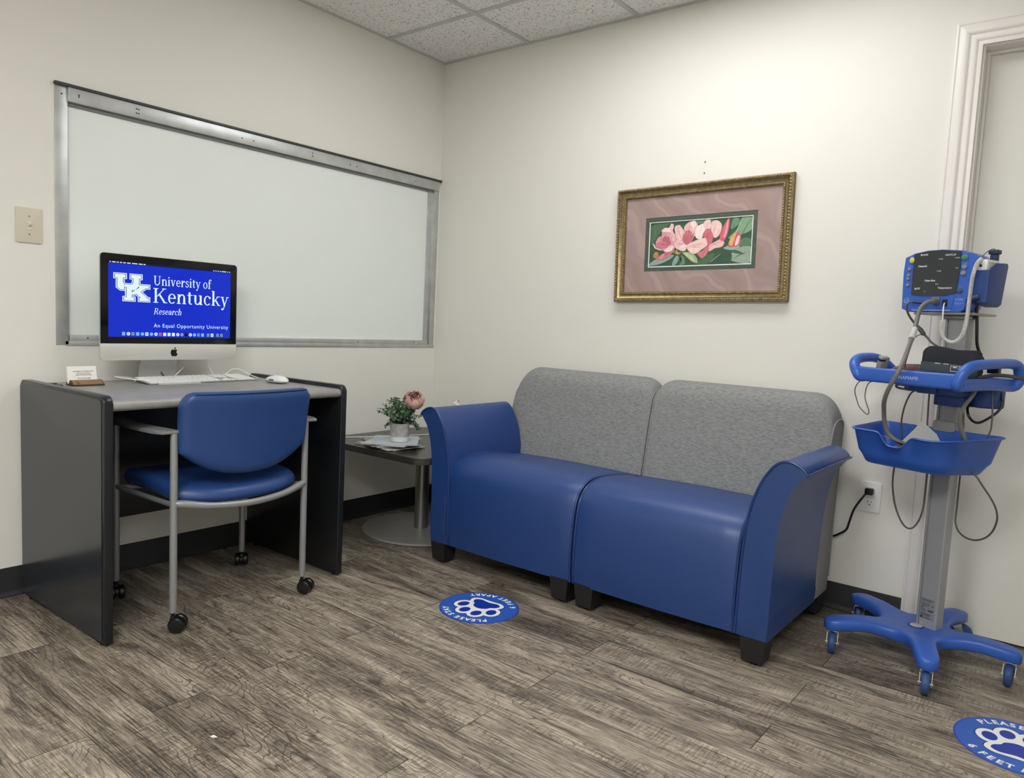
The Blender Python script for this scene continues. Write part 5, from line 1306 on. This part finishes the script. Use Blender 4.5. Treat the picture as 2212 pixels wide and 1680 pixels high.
# basket: tapered bin with a dipped rim
B = BM()
def bplan(w0, w1, d0, d1, r):   # rounded rectangle, dense, counter-clockwise starting on the front edge
    pts = []
    P = roundrect(w0, d0, w1, d1, r, 8)
    for i in range(len(P)):
        a, b_ = P[i], P[(i + 1) % len(P)]
        l = math.hypot(b_[0] - a[0], b_[1] - a[1]); m_ = max(1, round(l / 0.012))
        for q in range(m_): pts.append((a[0] + (b_[0] - a[0]) * q / m_, a[1] + (b_[1] - a[1]) * q / m_))
    return pts
NB = 160
def resample(P, n=NB):
    L_ = [0]
    for i in range(len(P)): L_.append(L_[-1] + math.hypot(P[(i + 1) % len(P)][0] - P[i][0], P[(i + 1) % len(P)][1] - P[i][1]))
    out_ = []
    for k in range(n):
        t_ = L_[-1] * k / n; i = max(j for j in range(len(P)) if L_[j] <= t_)
        f = (t_ - L_[i]) / (L_[i + 1] - L_[i]) if L_[i + 1] > L_[i] else 0
        a, b_ = P[i], P[(i + 1) % len(P)]
        out_.append((a[0] + (b_[0] - a[0]) * f, a[1] + (b_[1] - a[1]) * f))
    return out_
def bring(f, inset_=0.0, zfun=None, z=None):
    C_ = [(-0.165 - 0.024 * f, -0.205 - 0.035 * f, 0.035), (0.090 + 0.030 * f, -0.208 - 0.034 * f, 0.060), (0.142 + 0.047 * f, -0.034 + 0.006 * f, 0.030), (-0.180 - 0.024 * f, -0.034 + 0.006 * f, 0.030)]
    P = []
    for i, (cx_, cy_, r_) in enumerate(C_):
        a_, b_ = V3((*C_[i - 1][:2], 0)), V3((*C_[(i + 1) % 4][:2], 0)); c_ = V3((cx_, cy_, 0))
        da, db = (a_ - c_).normalized(), (b_ - c_).normalized()
        for k in range(9):
            t_ = k / 8
            P.append(tuple((c_ + da * r_ * (1 - t_) ** 2 + db * r_ * t_ ** 2))[:2])
    if inset_:
        cx_ = -0.03; cy_ = -0.125
        P = [(p[0] - (p[0] - cx_) / math.hypot(p[0] - cx_, p[1] - cy_) * inset_, p[1] - (p[1] - cy_) / math.hypot(p[0] - cx_, p[1] - cy_) * inset_) for p in P]
    P = resample(P)
    ring = []
    for (x, y) in P:
        zz = z
        if zfun is not None: zz = zfun(x, y)
        ring.append((x, y, zz))
    return ring
def rim(x, y):
    z = 0.758 + 0.012 * (y + 0.25) / 0.2 + 0.02 * max(0, x - 0.1)
    if y < -0.15:
        d = math.exp(-((x + 0.035) / 0.042) ** 4) * 0.040
        z -= d + 0.004 * math.exp(-((x - 0.06) / 0.05) ** 2)
    return z
def mixz(z0, f): return lambda x, y: z0 + (rim(x, y) - z0) * f
rings = [bring(0, 0.024, z=0.6475), bring(0, 0.015, z=0.6482), bring(0, 0.008, z=0.6505), bring(0, 0.003, z=0.655), bring(0.02, 0.001, z=0.661), bring(0.08, 0.0, z=0.668), bring(0.5, 0, z=0.690), bring(0.94, 0, mixz(0.648, 0.95)), bring(1.0, -0.004, lambda x, y: rim(x, y) - 0.003), bring(1.0, -0.0075, lambda x, y: rim(x, y)), bring(1.0, -0.005, lambda x, y: rim(x, y) + 0.003), bring(1.0, 0.0, lambda x, y: rim(x, y) + 0.003), bring(0.97, 0.003, lambda x, y: rim(x, y) - 0.004), bring(0.5, 0.003, z=0.690), bring(0.04, 0.004, z=0.656), bring(0, 0.012, z=0.653)]
B.loft(rings); bk = cp('basket', B, CARTB, st, 60)
B = BM(); B.prism(roundrect(-0.036, 0.765, 0.036, 0.800, 0.01, 4), lambda a, b_, d: (a, d, b_), -0.034, 0.03, 0.003); cp('basket_clamp', B, mat('clamp_grey', (150, 150, 148), 0.5), bk)
B = BM(); B.box((-0.115, -0.065, 1.1395), (0.075, 0.07, 1.1468), 0.002); B.box((-0.040, -0.034, 1.127), (0.040, 0.035, 1.1398), 0.002); cp('mounting_plate', B, STEEL, st)
def chaikin(P, it=2):
    P = [V3(p) for p in P]
    for _ in range(it):
        Q_ = [P[0]]
        for a, b_ in zip(P, P[1:]): Q_ += [a * 0.75 + b_ * 0.25, a * 0.25 + b_ * 0.75]
        P = Q_ + [P[-1]]
    return P
def ctube(name, pts, r, m, par, seg=8, sub=2):
    B = BM(); B.tube(chaikin(pts), r, seg, sub=sub); return cp(name, B, m, par, 70)

# ------------------------------------------------------------------ vital signs monitor
vm = cart_thing('vital_signs_monitor', 'blue vital signs monitor with a dark display mounted on top of the rolling stand', 'medical monitor')
outl = [(-0.161, 1.158), (-0.135, 1.1475), (0.028, 1.1475), (0.040, 1.156), (0.044, 1.170), (0.052, 1.25), (0.066, 1.315), (0.050, 1.3305), (0.015, 1.341), (-0.044, 1.347), (-0.089, 1.346), (-0.132, 1.339), (-0.163, 1.326), (-0.166, 1.279), (-0.1645, 1.226)]
B = BM()
for_y = [(-0.060, 0.985), (-0.057, 1.0), (-0.035, 1.0), (0.0, 0.99), (0.045, 0.95), (0.055, 0.92)]
cxm, czm = -0.055, 1.245
B.loft([[(cxm + (a - cxm) * k, y, czm + (b_ - czm) * k) for a, b_ in outl] for y, k in for_y]); body = cp('housing', B, CARTB, vm, 35)
B = BM(); scrp = [(-0.131, 1.204), (-0.10, 1.2005), (-0.074, 1.199), (-0.045, 1.1995), (-0.02, 1.201), (0.011, 1.2075), (0.018, 1.282), (0.016, 1.3375), (-0.043, 1.3445), (-0.089, 1.3435), (-0.131, 1.336), (-0.133, 1.28)]
B.prism(scrp, lambda a, b_, d: (a, d, b_), -0.0625, -0.058); disp = cp('display', B, mat('display_grey', (46, 50, 54), 0.25), vm, 0)
B = BM(); B.prism([(-0.128, 1.197), (-0.10, 1.1935), (-0.06, 1.192), (-0.02, 1.1945), (0.008, 1.199), (0.0, 1.152), (-0.128, 1.152)], lambda a, b_, d: (a, d, b_), -0.0612, -0.058); cp('connector_panel', B, CARTB, vm, 0)
B = BM(); B.box((-0.125, -0.0616, 1.1525), (0.0, -0.061, 1.1545)); cp('panel_strip', B, mat('pale_strip', (180, 200, 230), 0.4), vm, 0)
BTN = mat('button_grey', (124, 134, 150), 0.45)
def button(u, z, rx, rz, m):
    B = BM(); rr = []
    for k, d in ((1.0, -0.058), (1.0, -0.0628), (0.8, -0.0645), (0.3, -0.0648)):
        rr.append([(u + rx * k * math.cos(a), d, z + rz * k * math.sin(a)) for a in [2 * PI * q / 20 for q in range(20)]])
    B.loft(rr); cp('button', B, m, vm, 40)
button(-0.1385, 1.316, 0.0085, 0.0095, mat('button_yellow', (214, 202, 84), 0.4)); button(0.0275, 1.318, 0.0105, 0.0088, mat('button_green', (66, 128, 84), 0.4))
for u, z in ((-0.1445, 1.288), (-0.146, 1.268), (-0.1465, 1.2565), (-0.146, 1.236)): button(u, z, 0.0058, 0.0058, BTN)
for u, z in ((0.0295, 1.289), (0.0275, 1.2695)): button(u, z, 0.0088, 0.0072, BTN)
button(0.0215, 1.2155, 0.0095, 0.0078, mat('button_navy', (54, 76, 110), 0.45))
WPR = mat('white_print', (232, 234, 236), 0.5); BPR = mat('blue_print', (150, 176, 230), 0.5)
B = BM()
def ft(s_, u, z, h, al='CENTER', bold=0.0, y=-0.0627, shear=0.0): B.add_mesh(text_mesh(s_, h, al, bold=bold), Matrix(((1, shear, 0, u), (0, 0, -1, y), (0, 1, 0, z), (0, 0, 0, 1))))
for s_, u, z in (('Systolic', -0.099, 1.330), ('Diastolic', -0.101, 1.293), ('Pulse Rate', -0.073, 1.246), ('Temperature', -0.024, 1.222), ('SpO2', -0.113, 1.221)): ft(s_, u, z, 0.0082, bold=0.00012, shear=0.12)
for s_, u, z in (('mmHg', -0.045, 1.315), ('mmHg', 0.006, 1.3165), ('mmHg', -0.0475, 1.277), ('min', 0.008, 1.285), ('bpm', -0.050, 1.236), ('%', -0.087, 1.212)): ft(s_, u, z, 0.0052)
ft('MAP/Cuff', -0.016, 1.3255, 0.0082, shear=0.12)
cp('print', B, WPR, disp, 0)
B = BM(); yb = -0.0605
ft('V100', 0.0225, 1.1835, 0.012, y=yb); ft('DINAMAP', 0.0225, 1.1745, 0.006, y=yb); ft('TECHNOLOGY', 0.0225, 1.170, 0.0032, y=yb)
for s_, u, z in (('Silence', -0.143, 1.3275), ('Alarms', -0.146, 1.297), ('Menu', -0.147, 1.246), ('On/Off', 0.03, 1.330), ('Inflate', 0.031, 1.299), ('Cycle', 0.029, 1.279), ('Print', 0.022, 1.227)): ft(s_, u, z, 0.0045, y=yb)
cp('lettering', B, BPR, body, 0)
B = BM()
B.tube([(-0.146 + 0.0082 * math.cos(a), -0.0606, 1.1845 + 0.0082 * math.sin(a)) for a in [2 * PI * q / 24 for q in range(24)]], 0.0009, 5, smooth=False, closed=True)
ft('GE', -0.146, 1.1805, 0.0105, y=yb); ft('Healthcare', -0.148, 1.170, 0.0035, y=yb)
cp('emblem', B, BPR, body, 0)
# connectors and hoses
B = BM(); B.lathe([(0.011, -0.058), (0.011, -0.074), (0.0085, -0.083), (0.0085, -0.088)], (-0.045, 0, 1.181), 18, 'y'); B.box((-0.061, -0.0655, 1.187), (-0.035, -0.058, 1.196), 0.002); cp('hose_connector', B, GREYC, vm)
B = BM(); B.box((-0.028, -0.0625, 1.166), (-0.011, -0.0605, 1.188), 0.001); cp('probe_socket', B, BLACKP, vm, 20)
B = BM(); B.tube([(-0.078, -0.062, 1.178), (-0.092, -0.070, 1.1785), (-0.112, -0.079, 1.180)], 0.0058, 10); cp('sensor_plug', B, mat('navy_plug', (48, 62, 110), 0.4), vm, 60)
ctube('sensor_cable', [(-0.108, -0.078, 1.180), (-0.122, -0.087, 1.178), (-0.128, -0.09, 1.163), (-0.124, -0.08, 1.138), (-0.113, -0.06, 1.111), (-0.098, -0.048, 1.09), (-0.086, -0.045, 1.076), (-0.072, -0.045, 1.064), (-0.056, -0.055, 1.052), (-0.030, -0.075, 1.042), (0.0, -0.095, 1.034), (0.02, -0.11, 1.02)], 0.0034, DGREYC, vm)
B = BM(); B.tube([(-0.106, -0.053, 1.102), (-0.096, -0.048, 1.089), (-0.085, -0.045, 1.0745)], [0.0048, 0.0072, 0.0066], 10); cp('cable_joint', B, DGREYC, vm, 60)
ctube('pressure_hose', [(-0.045, -0.086, 1.181), (-0.056, -0.104, 1.176), (-0.067, -0.117, 1.155), (-0.065, -0.13, 1.115), (-0.055, -0.16, 1.072), (-0.031, -0.22, 1.03), (-0.005, -0.287, 0.984), (-0.011, -0.305, 0.944), (-0.037, -0.30, 0.898), (-0.058, -0.28, 0.86), (-0.076, -0.245, 0.827), (-0.083, -0.225, 0.787), (-0.075, -0.215, 0.757), (-0.052, -0.21, 0.738), (-0.025, -0.195, 0.726), (0.01, -0.17, 0.715), (0.04, -0.13, 0.70), (0.02, -0.09, 0.675)], 0.0068, GREYC, vm, 10)
B = BM(); B.tube([(-0.0600, -0.145, 1.091), (-0.0555, -0.158, 1.077), (-0.047, -0.181, 1.058)], 0.0092, 14); cp('hose_clip', B, mat('clear_clip', (190, 190, 186), 0.25), vm, 60)
ctube('thin_cable', [(-0.086, -0.045, 1.076), (-0.082, -0.075, 1.074), (-0.066, -0.12, 1.068), (-0.045, -0.17, 1.06), (-0.031, -0.21, 1.04), (-0.026, -0.225, 1.013), (-0.04, -0.21, 0.992), (-0.072, -0.16, 0.965)], 0.0014, DGREYC, vm)
# coiled thermometer cord
ctube('probe_lead', [(-0.0195, -0.0625, 1.176), (-0.012, -0.08, 1.170), (-0.004, -0.095, 1.150), (0.0, -0.1, 1.121)], 0.0022, mat('white_cord', (222, 220, 214), 0.4), vm)
axis = []
P_ = [V3(p) for p in [(-0.001, -0.1, 1.122), (-0.003, -0.1, 1.105), (-0.002, -0.1, 1.088), (0.006, -0.1, 1.070), (0.020, -0.1, 1.057), (0.038, -0.1, 1.053), (0.054, -0.1, 1.063), (0.066, -0.1, 1.085), (0.072, -0.1, 1.125), (0.0725, -0.098, 1.177), (0.072, -0.094, 1.229), (0.072, -0.087, 1.27), (0.072, -0.070, 1.299), (0.071, -0.050, 1.312)]]
B = BM()
Q = []
for i in range(len(P_) - 1):
    p0 = P_[i - 1] if i else P_[0] * 2 - P_[1]; p3 = P_[i + 2] if i + 2 < len(P_) else P_[-1] * 2 - P_[-2]
    for k in range(8):
        t_ = k / 8; a, b_ = P_[i], P_[i + 1]
        Q.append(0.5 * (2 * a + (b_ - p0) * t_ + (2 * p0 - 5 * a + 4 * b_ - p3) * t_ * t_ + (3 * a - p0 - 3 * b_ + p3) * t_ ** 3))
Q.append(P_[-1])
S_ = [0]
for i in range(1, len(Q)): S_.append(S_[-1] + (Q[i] - Q[i - 1]).length)
hel = []; pitch = 0.0040; turns = S_[-1] / pitch; per = 9
j = 0
for q in range(int(turns * per)):
    s_ = q / per * pitch
    while j < len(S_) - 2 and S_[j + 1] < s_: j += 1
    f = (s_ - S_[j]) / (S_[j + 1] - S_[j]); c = Q[j].lerp(Q[j + 1], f); t_ = (Q[j + 1] - Q[j]).normalized()
    e1 = V3((0, 1, 0)); e1 = (e1 - t_ * e1.dot(t_)).normalized(); e2 = t_.cross(e1); a = 2 * PI * q / per
    hel.append(c + e1 * 0.0052 * math.cos(a) + e2 * 0.0052 * math.sin(a))
B.tube(hel, 0.00125, 5, smooth=False); cp('coiled_cord', B, mat('coil_white', (220, 218, 210), 0.4), vm, 70)
# thermometer pod
B = BM()
pod = [(0.050, 1.178), (0.085, 1.176), (0.094, 1.186), (0.098, 1.215), (0.106, 1.30), (0.103, 1.306), (0.066, 1.280), (0.055, 1.277)]
B.prism([(-0.05, 1.18), (0.03, 1.168), (0.046, 1.176), (0.066, 1.296), (0.06, 1.306), (0.01, 1.303), (-0.03, 1.281), (-0.05, 1.278)], lambda a, b_, d: (d, a, b_), 0.052, 0.098, 0.005); cp('probe_holder', B, CARTD, vm, 40)
B = BM(); B.box((0.056, -0.046, 1.277), (0.088, 0.028, 1.311), 0.002); cover = cp('probe_cover_box', B, WHITEP, vm, 30)
B = BM()
for z in (1.301, 1.297, 1.292, 1.287): B.box((0.0879, -0.035, z), (0.0884, 0.02, z + 0.0012))
B.box((0.066, -0.0464, 1.288), (0.073, -0.0459, 1.296)); cp('print', B, BLACKM, cover, 0)
B = BM(); B.box((0.066, 0.008, 1.309), (0.086, 0.028, 1.331), 0.003); B.box((0.062, 0.004, 1.331), (0.090, 0.032, 1.345), 0.003); cp('probe', B, mat('probe_navy', (34, 46, 78), 0.4), vm)
ctube('probe_wire', [(0.071, -0.050, 1.312), (0.068, -0.03, 1.328), (0.072, -0.01, 1.342), (0.076, 0.01, 1.349), (0.076, 0.018, 1.343)], 0.0013, DGREYC, vm)
B = BM(); B.tube([(0.048, -0.062, 1.186), (0.075, -0.05, 1.196)], 0.010, 10, smooth=False); cp('cable_grip', B, mat('grip_navy', (40, 52, 92), 0.5), vm, 60)
ctube('power_cable', [(0.046, 0.012, 1.20), (0.042, 0.012, 1.177), (0.043, 0.012, 1.15), (0.047, 0.012, 1.121), (0.050, 0.012, 1.085), (0.050, 0.02, 1.046), (0.062, 0.03, 1.01), (0.080, 0.035, 0.985), (0.094, 0.035, 0.968)], 0.0048, BLACKP, vm, 8)
B = BM(); B.box((0.084, 0.024, 0.962), (0.118, 0.046, 0.992), 0.003); B.box((0.080, 0.021, 0.990), (0.122, 0.049, 1.0), 0.003); cp('cable_plug', B, BLACKP, vm)

# ------------------------------------------------------------------ loose things in the tray and basket
cf_ = cart_thing('blood_pressure_cuff', 'folded navy and teal blood pressure cuff lying in the tray below the monitor', 'blood pressure cuff')
B = BM()
CUM = Matrix.Translation((0.048, -0.115, 0.9305)) @ Matrix.Rotation(math.radians(20), 4, 'Z')
sec = catmull([(-0.064, 0.002), (-0.070, 0.020), (-0.066, 0.050), (-0.054, 0.085), (-0.034, 0.106), (-0.008, 0.108), (0.03, 0.094), (0.054, 0.05), (0.058, 0.012), (0.05, 0.001), (0.0, 0.0)], 4, True)
rings = []
for f in [k / 14 for k in range(15)]:
    x = -0.072 + 0.150 * f; sh = 0.94 if f in (0.0, 1.0) else 1.0
    rings.append([(x + 0.002 * math.sin(9 * b_ * 20), a * sh, b_ * (1.0 - 0.10 * f) * sh + 0.0022 * math.sin(f * 9 + a * 30) * (b_ > 0.06)) for a, b_ in sec])
B.loft(rings); B.b.transform(CUM); cb = cp('cuff_body', B, mat('cuff_navy', (19, 21, 30), 0.85, bump=(300, 0.2, 0.001)), cf_, 60)
B = BM(); rings = []
flap = [(-0.0665, 0.002), (-0.0735, 0.020), (-0.0725, 0.040), (-0.0695, 0.060)]
for f in [k / 10 for k in range(11)]:
    x = -0.0725 + 0.151 * f; k_ = 1.0 - 0.10 * f
    rings.append([(x, a, b_ * k_) for a, b_ in flap] + [(x, a + 0.006, b_ * k_ + 0.001) for a, b_ in reversed(flap)])
B.loft(rings); B.b.transform(CUM); cp('cuff_flap', B, mat('cuff_teal', (40, 55, 62), 0.6, bump=(300, 0.15, 0.001)), cf_, 40)
B = BM()
def onflap(x, h):   # point on the flap surface, h 0..1 between the lower bend and the top edge
    k_ = 1.0 - 0.10 * (x + 0.0725) / 0.151
    return V3((x, -0.0735 + 0.0010 * h + 0.003 * h * h - 0.0006, (0.020 + 0.040 * h) * k_))
def strip(x0, h0, x1, h1, m=8):
    for q in range(m):
        a, b_ = x0 + (x1 - x0) * q / m, x0 + (x1 - x0) * (q + 1) / m
        B.poly([CUM @ onflap(a, h0), CUM @ onflap(b_, h0), CUM @ onflap(b_, h1), CUM @ onflap(a, h1)])
strip(0.008, 0.44, 0.056, 0.47); strip(0.008, 0.86, 0.056, 0.89); strip(0.008, 0.44, 0.0088, 0.89, 1); strip(0.0552, 0.44, 0.056, 0.89, 1)
for x in (0.028, 0.037, 0.046): strip(x, 0.54, x + 0.005, 0.7, 1)
strip(0.014, 0.74, 0.024, 0.80, 1); strip(0.030, 0.77, 0.05, 0.80, 2); strip(-0.035, 0.96, -0.02, 1.0, 2); strip(-0.012, 0.96, 0.002, 1.0, 2)
cp('print', B, WPR, cf_, 0)
mc = cart_thing('folded_cuff', 'flat maroon folded cuff lying in the tray left of the navy one', 'blood pressure cuff')
B = BM(); MM = Matrix.Translation((-0.082, -0.095, 0.9305)) @ Matrix.Rotation(math.radians(12), 4, 'Z')
rings = []
for f in [k / 10 for k in range(11)]:
    y = -0.085 + 0.16 * f; z = 0.030 + 0.014 * math.sin(PI * f)
    rings.append([(-0.045, y, 0.0), (0.052, y, 0.0), (0.052, y, z * 0.9), (0.02, y, z + 0.004), (-0.02, y, z + 0.002), (-0.045, y, z * 0.82)])
B.loft(rings); B.b.transform(MM); cp('cuff_body', B, mat('maroon_nylon', (96, 58, 58), 0.65), mc, 50)
B = BM()
for k in range(26):
    x = 0.0 + 0.05 * rl.random(); y = -0.07 + 0.06 * rl.random(); a = rl.uniform(0, 3.1)
    B.box((x, y, 0.0), (x + 0.007 * abs(math.cos(a)) + 0.001, y + 0.004 * abs(math.sin(a)) + 0.001, 0.0472 + 0.0)) if False else None
for k in range(9):
    cx_, cy_ = 0.004 + 0.011 * (k % 4), -0.066 + 0.016 * (k // 4)
    B.tube([(cx_, cy_, 0.0400), (cx_ + 0.004, cy_ + 0.005, 0.0408), (cx_ + 0.008, cy_ - 0.002, 0.0405)], 0.0007, 4)
B.b.transform(MM); cp('print', B, mat('pink_print', (188, 160, 158), 0.6), mc, 0)
fs = cart_thing('finger_sensor', 'grey finger clip sensor standing at the left end of the tray', 'finger sensor')
FM = Matrix.Translation((-0.122, -0.212, 0.9305)) @ Matrix.Rotation(math.radians(-25), 4, 'Z') @ Matrix.Rotation(math.radians(14), 4, 'Y')
B = BM(); B.box((-0.012, -0.014, 0.0), (0.012, 0.014, 0.055), 0.004); B.b.transform(FM); cp('clip_lower', B, mat('sensor_grey', (120, 116, 112), 0.5), fs)
B = BM(); B.box((-0.011, -0.0145, 0.0605), (0.011, 0.0145, 0.070), 0.0035); B.box((-0.009, 0.004, 0.05), (0.009, 0.012, 0.064), 0.001); B.b.transform(FM); cp('clip_upper', B, mat('sensor_pale', (150, 146, 142), 0.5), fs)
B = BM(); B.box((-0.0075, -0.013, 0.053), (0.0075, 0.003, 0.0615), 0.001); B.b.transform(FM); cp('pad', B, BLACKM, fs)
B = BM(); B.tube([(-0.118, -0.2, 0.94), (-0.145, -0.205, 0.934), (-0.172, -0.210, 0.925), (-0.188, -0.212, 0.912), (-0.200, -0.212, 0.895), (-0.204, -0.21, 0.875), (-0.203, -0.2, 0.854), (-0.19, -0.2, 0.827), (-0.167, -0.2, 0.808), (-0.157, -0.2, 0.806), (-0.155, -0.2, 0.818), (-0.168, -0.2, 0.846), (-0.173, -0.2, 0.867), (-0.169, -0.2, 0.896), (-0.160, -0.19, 0.913), (-0.13, -0.15, 0.916), (-0.09, -0.13, 0.912)], 0.0016, 7); cp('cable', B, DGREYC, fs, 70)
ph = cart_thing('paper_sheets', 'creased white paper sheets standing and lying in the basket', 'paper')
def sheet(P, name):
    B = BM(); vs = [B.v(p) for p in P]
    n_ = len(P) // 2
    for i in range(n_ - 1): B.face([vs[i], vs[i + 1], vs[n_ + i + 1], vs[n_ + i]])
    bmesh.ops.solidify(B.b, geom=B.b.faces[:], thickness=0.0004); cp(name, B, PAPER, ph, 60)
sheet([(-0.075, -0.20, 0.70), (-0.05, -0.17, 0.735), (-0.036, -0.13, 0.775), (-0.034, -0.11, 0.795), (0.075, -0.17, 0.70), (0.070, -0.15, 0.725), (0.03, -0.125, 0.765), (-0.026, -0.108, 0.797)], 'standing_sheet')
sheet([(-0.155, -0.195, 0.752), (-0.105, -0.218, 0.748), (-0.065, -0.226, 0.742), (-0.03, -0.226, 0.735), (0.0, -0.224, 0.730), (-0.14, -0.13, 0.735), (-0.09, -0.15, 0.735), (-0.05, -0.165, 0.730), (-0.01, -0.17, 0.722), (0.03, -0.17, 0.715)], 'lying_sheet')
# hanging cables of the stand
ctube('cable', [(-0.020, -0.13, 0.905), (-0.052, -0.14, 0.893), (-0.060, -0.15, 0.864), (-0.068, -0.15, 0.835), (-0.078, -0.14, 0.795), (-0.082, -0.13, 0.765), (-0.07, -0.12, 0.69)], 0.0026, DGREYC, st)
ctube('cable', [(-0.019, -0.1, 0.895), (-0.0185, -0.1, 0.862), (-0.017, -0.1, 0.825), (-0.016, -0.1, 0.789), (-0.012, -0.1, 0.756), (0.0, -0.1, 0.68)], 0.0026, DGREYC, st)
ctube('cable', [(-0.05, -0.16, 0.905), (-0.075, -0.165, 0.912), (-0.094, -0.165, 0.908), (-0.092, -0.16, 0.900), (-0.07, -0.155, 0.897), (-0.05, -0.15, 0.899)], 0.0036, GREYC, st)
ctube('hose', [(0.13, -0.13, 0.935), (0.138, -0.14, 0.915), (0.134, -0.155, 0.89), (0.121, -0.16, 0.867), (0.112, -0.16, 0.837), (0.108, -0.15, 0.808), (0.114, -0.14, 0.782), (0.122, -0.13, 0.755), (0.115, -0.12, 0.73), (0.10, -0.11, 0.69)], 0.0062, GREYC, st, 10)
ctube('cable', [(0.055, -0.02, 0.895), (0.067, -0.02, 0.880), (0.080, -0.062, 0.855), (0.093, -0.075, 0.828), (0.105, -0.06, 0.81), (0.118, -0.05, 0.811), (0.133, -0.03, 0.828), (0.150, -0.01, 0.852), (0.152, 0.0, 0.878), (0.14, 0.0, 0.915)], 0.0040, BLACKP, st)
ctube('cable', [(0.146, -0.06, 0.918), (0.150, -0.06, 0.88), (0.155, -0.06, 0.832), (0.156, -0.065, 0.778), (0.115, -0.08, 0.69)], 0.0026, DGREYC, st)
ctube('cable', [(0.062, -0.06, 0.885), (0.075, -0.075, 0.86), (0.079, -0.075, 0.836), (0.082, -0.075, 0.78), (0.08, -0.08, 0.70)], 0.0026, DGREYC, st)
ctube('cable', [(-0.080, -0.14, 0.652), (-0.087, -0.14, 0.641), (-0.1, -0.12, 0.595), (-0.103, -0.11, 0.561), (-0.102, -0.09, 0.505), (-0.087, -0.08, 0.46), (-0.069, -0.07, 0.433), (-0.058, -0.05, 0.431), (-0.045, -0.04, 0.458), (-0.040, -0.03, 0.497), (-0.041, -0.026, 0.552), (-0.041, -0.026, 0.64)], 0.0028, DGREYC, st)
ctube('cable', [(0.120, -0.08, 0.660), (0.138, -0.08, 0.649), (0.148, -0.08, 0.636), (0.157, -0.07, 0.617), (0.174, -0.06, 0.590), (0.187, -0.05, 0.560), (0.19, -0.04, 0.53), (0.182, -0.03, 0.503), (0.17, -0.02, 0.477), (0.152, -0.02, 0.453), (0.118, -0.01, 0.435), (0.081, 0.0, 0.435), (0.054, 0.01, 0.449), (0.043, 0.012, 0.475), (0.040, 0.02, 0.51), (0.040, 0.02, 0.588), (0.040, 0.02, 0.66)], 0.0028, DGREYC, st)
ctube('hose', [(0.125, -0.16, 0.940), (0.135, -0.10, 0.955), (0.150, -0.05, 0.962), (0.180, 0.0, 0.958), (0.205, 0.04, 0.950), (0.235, 0.06, 0.935), (0.25, 0.05, 0.90)], 0.0058, DGREYC, st, 10)
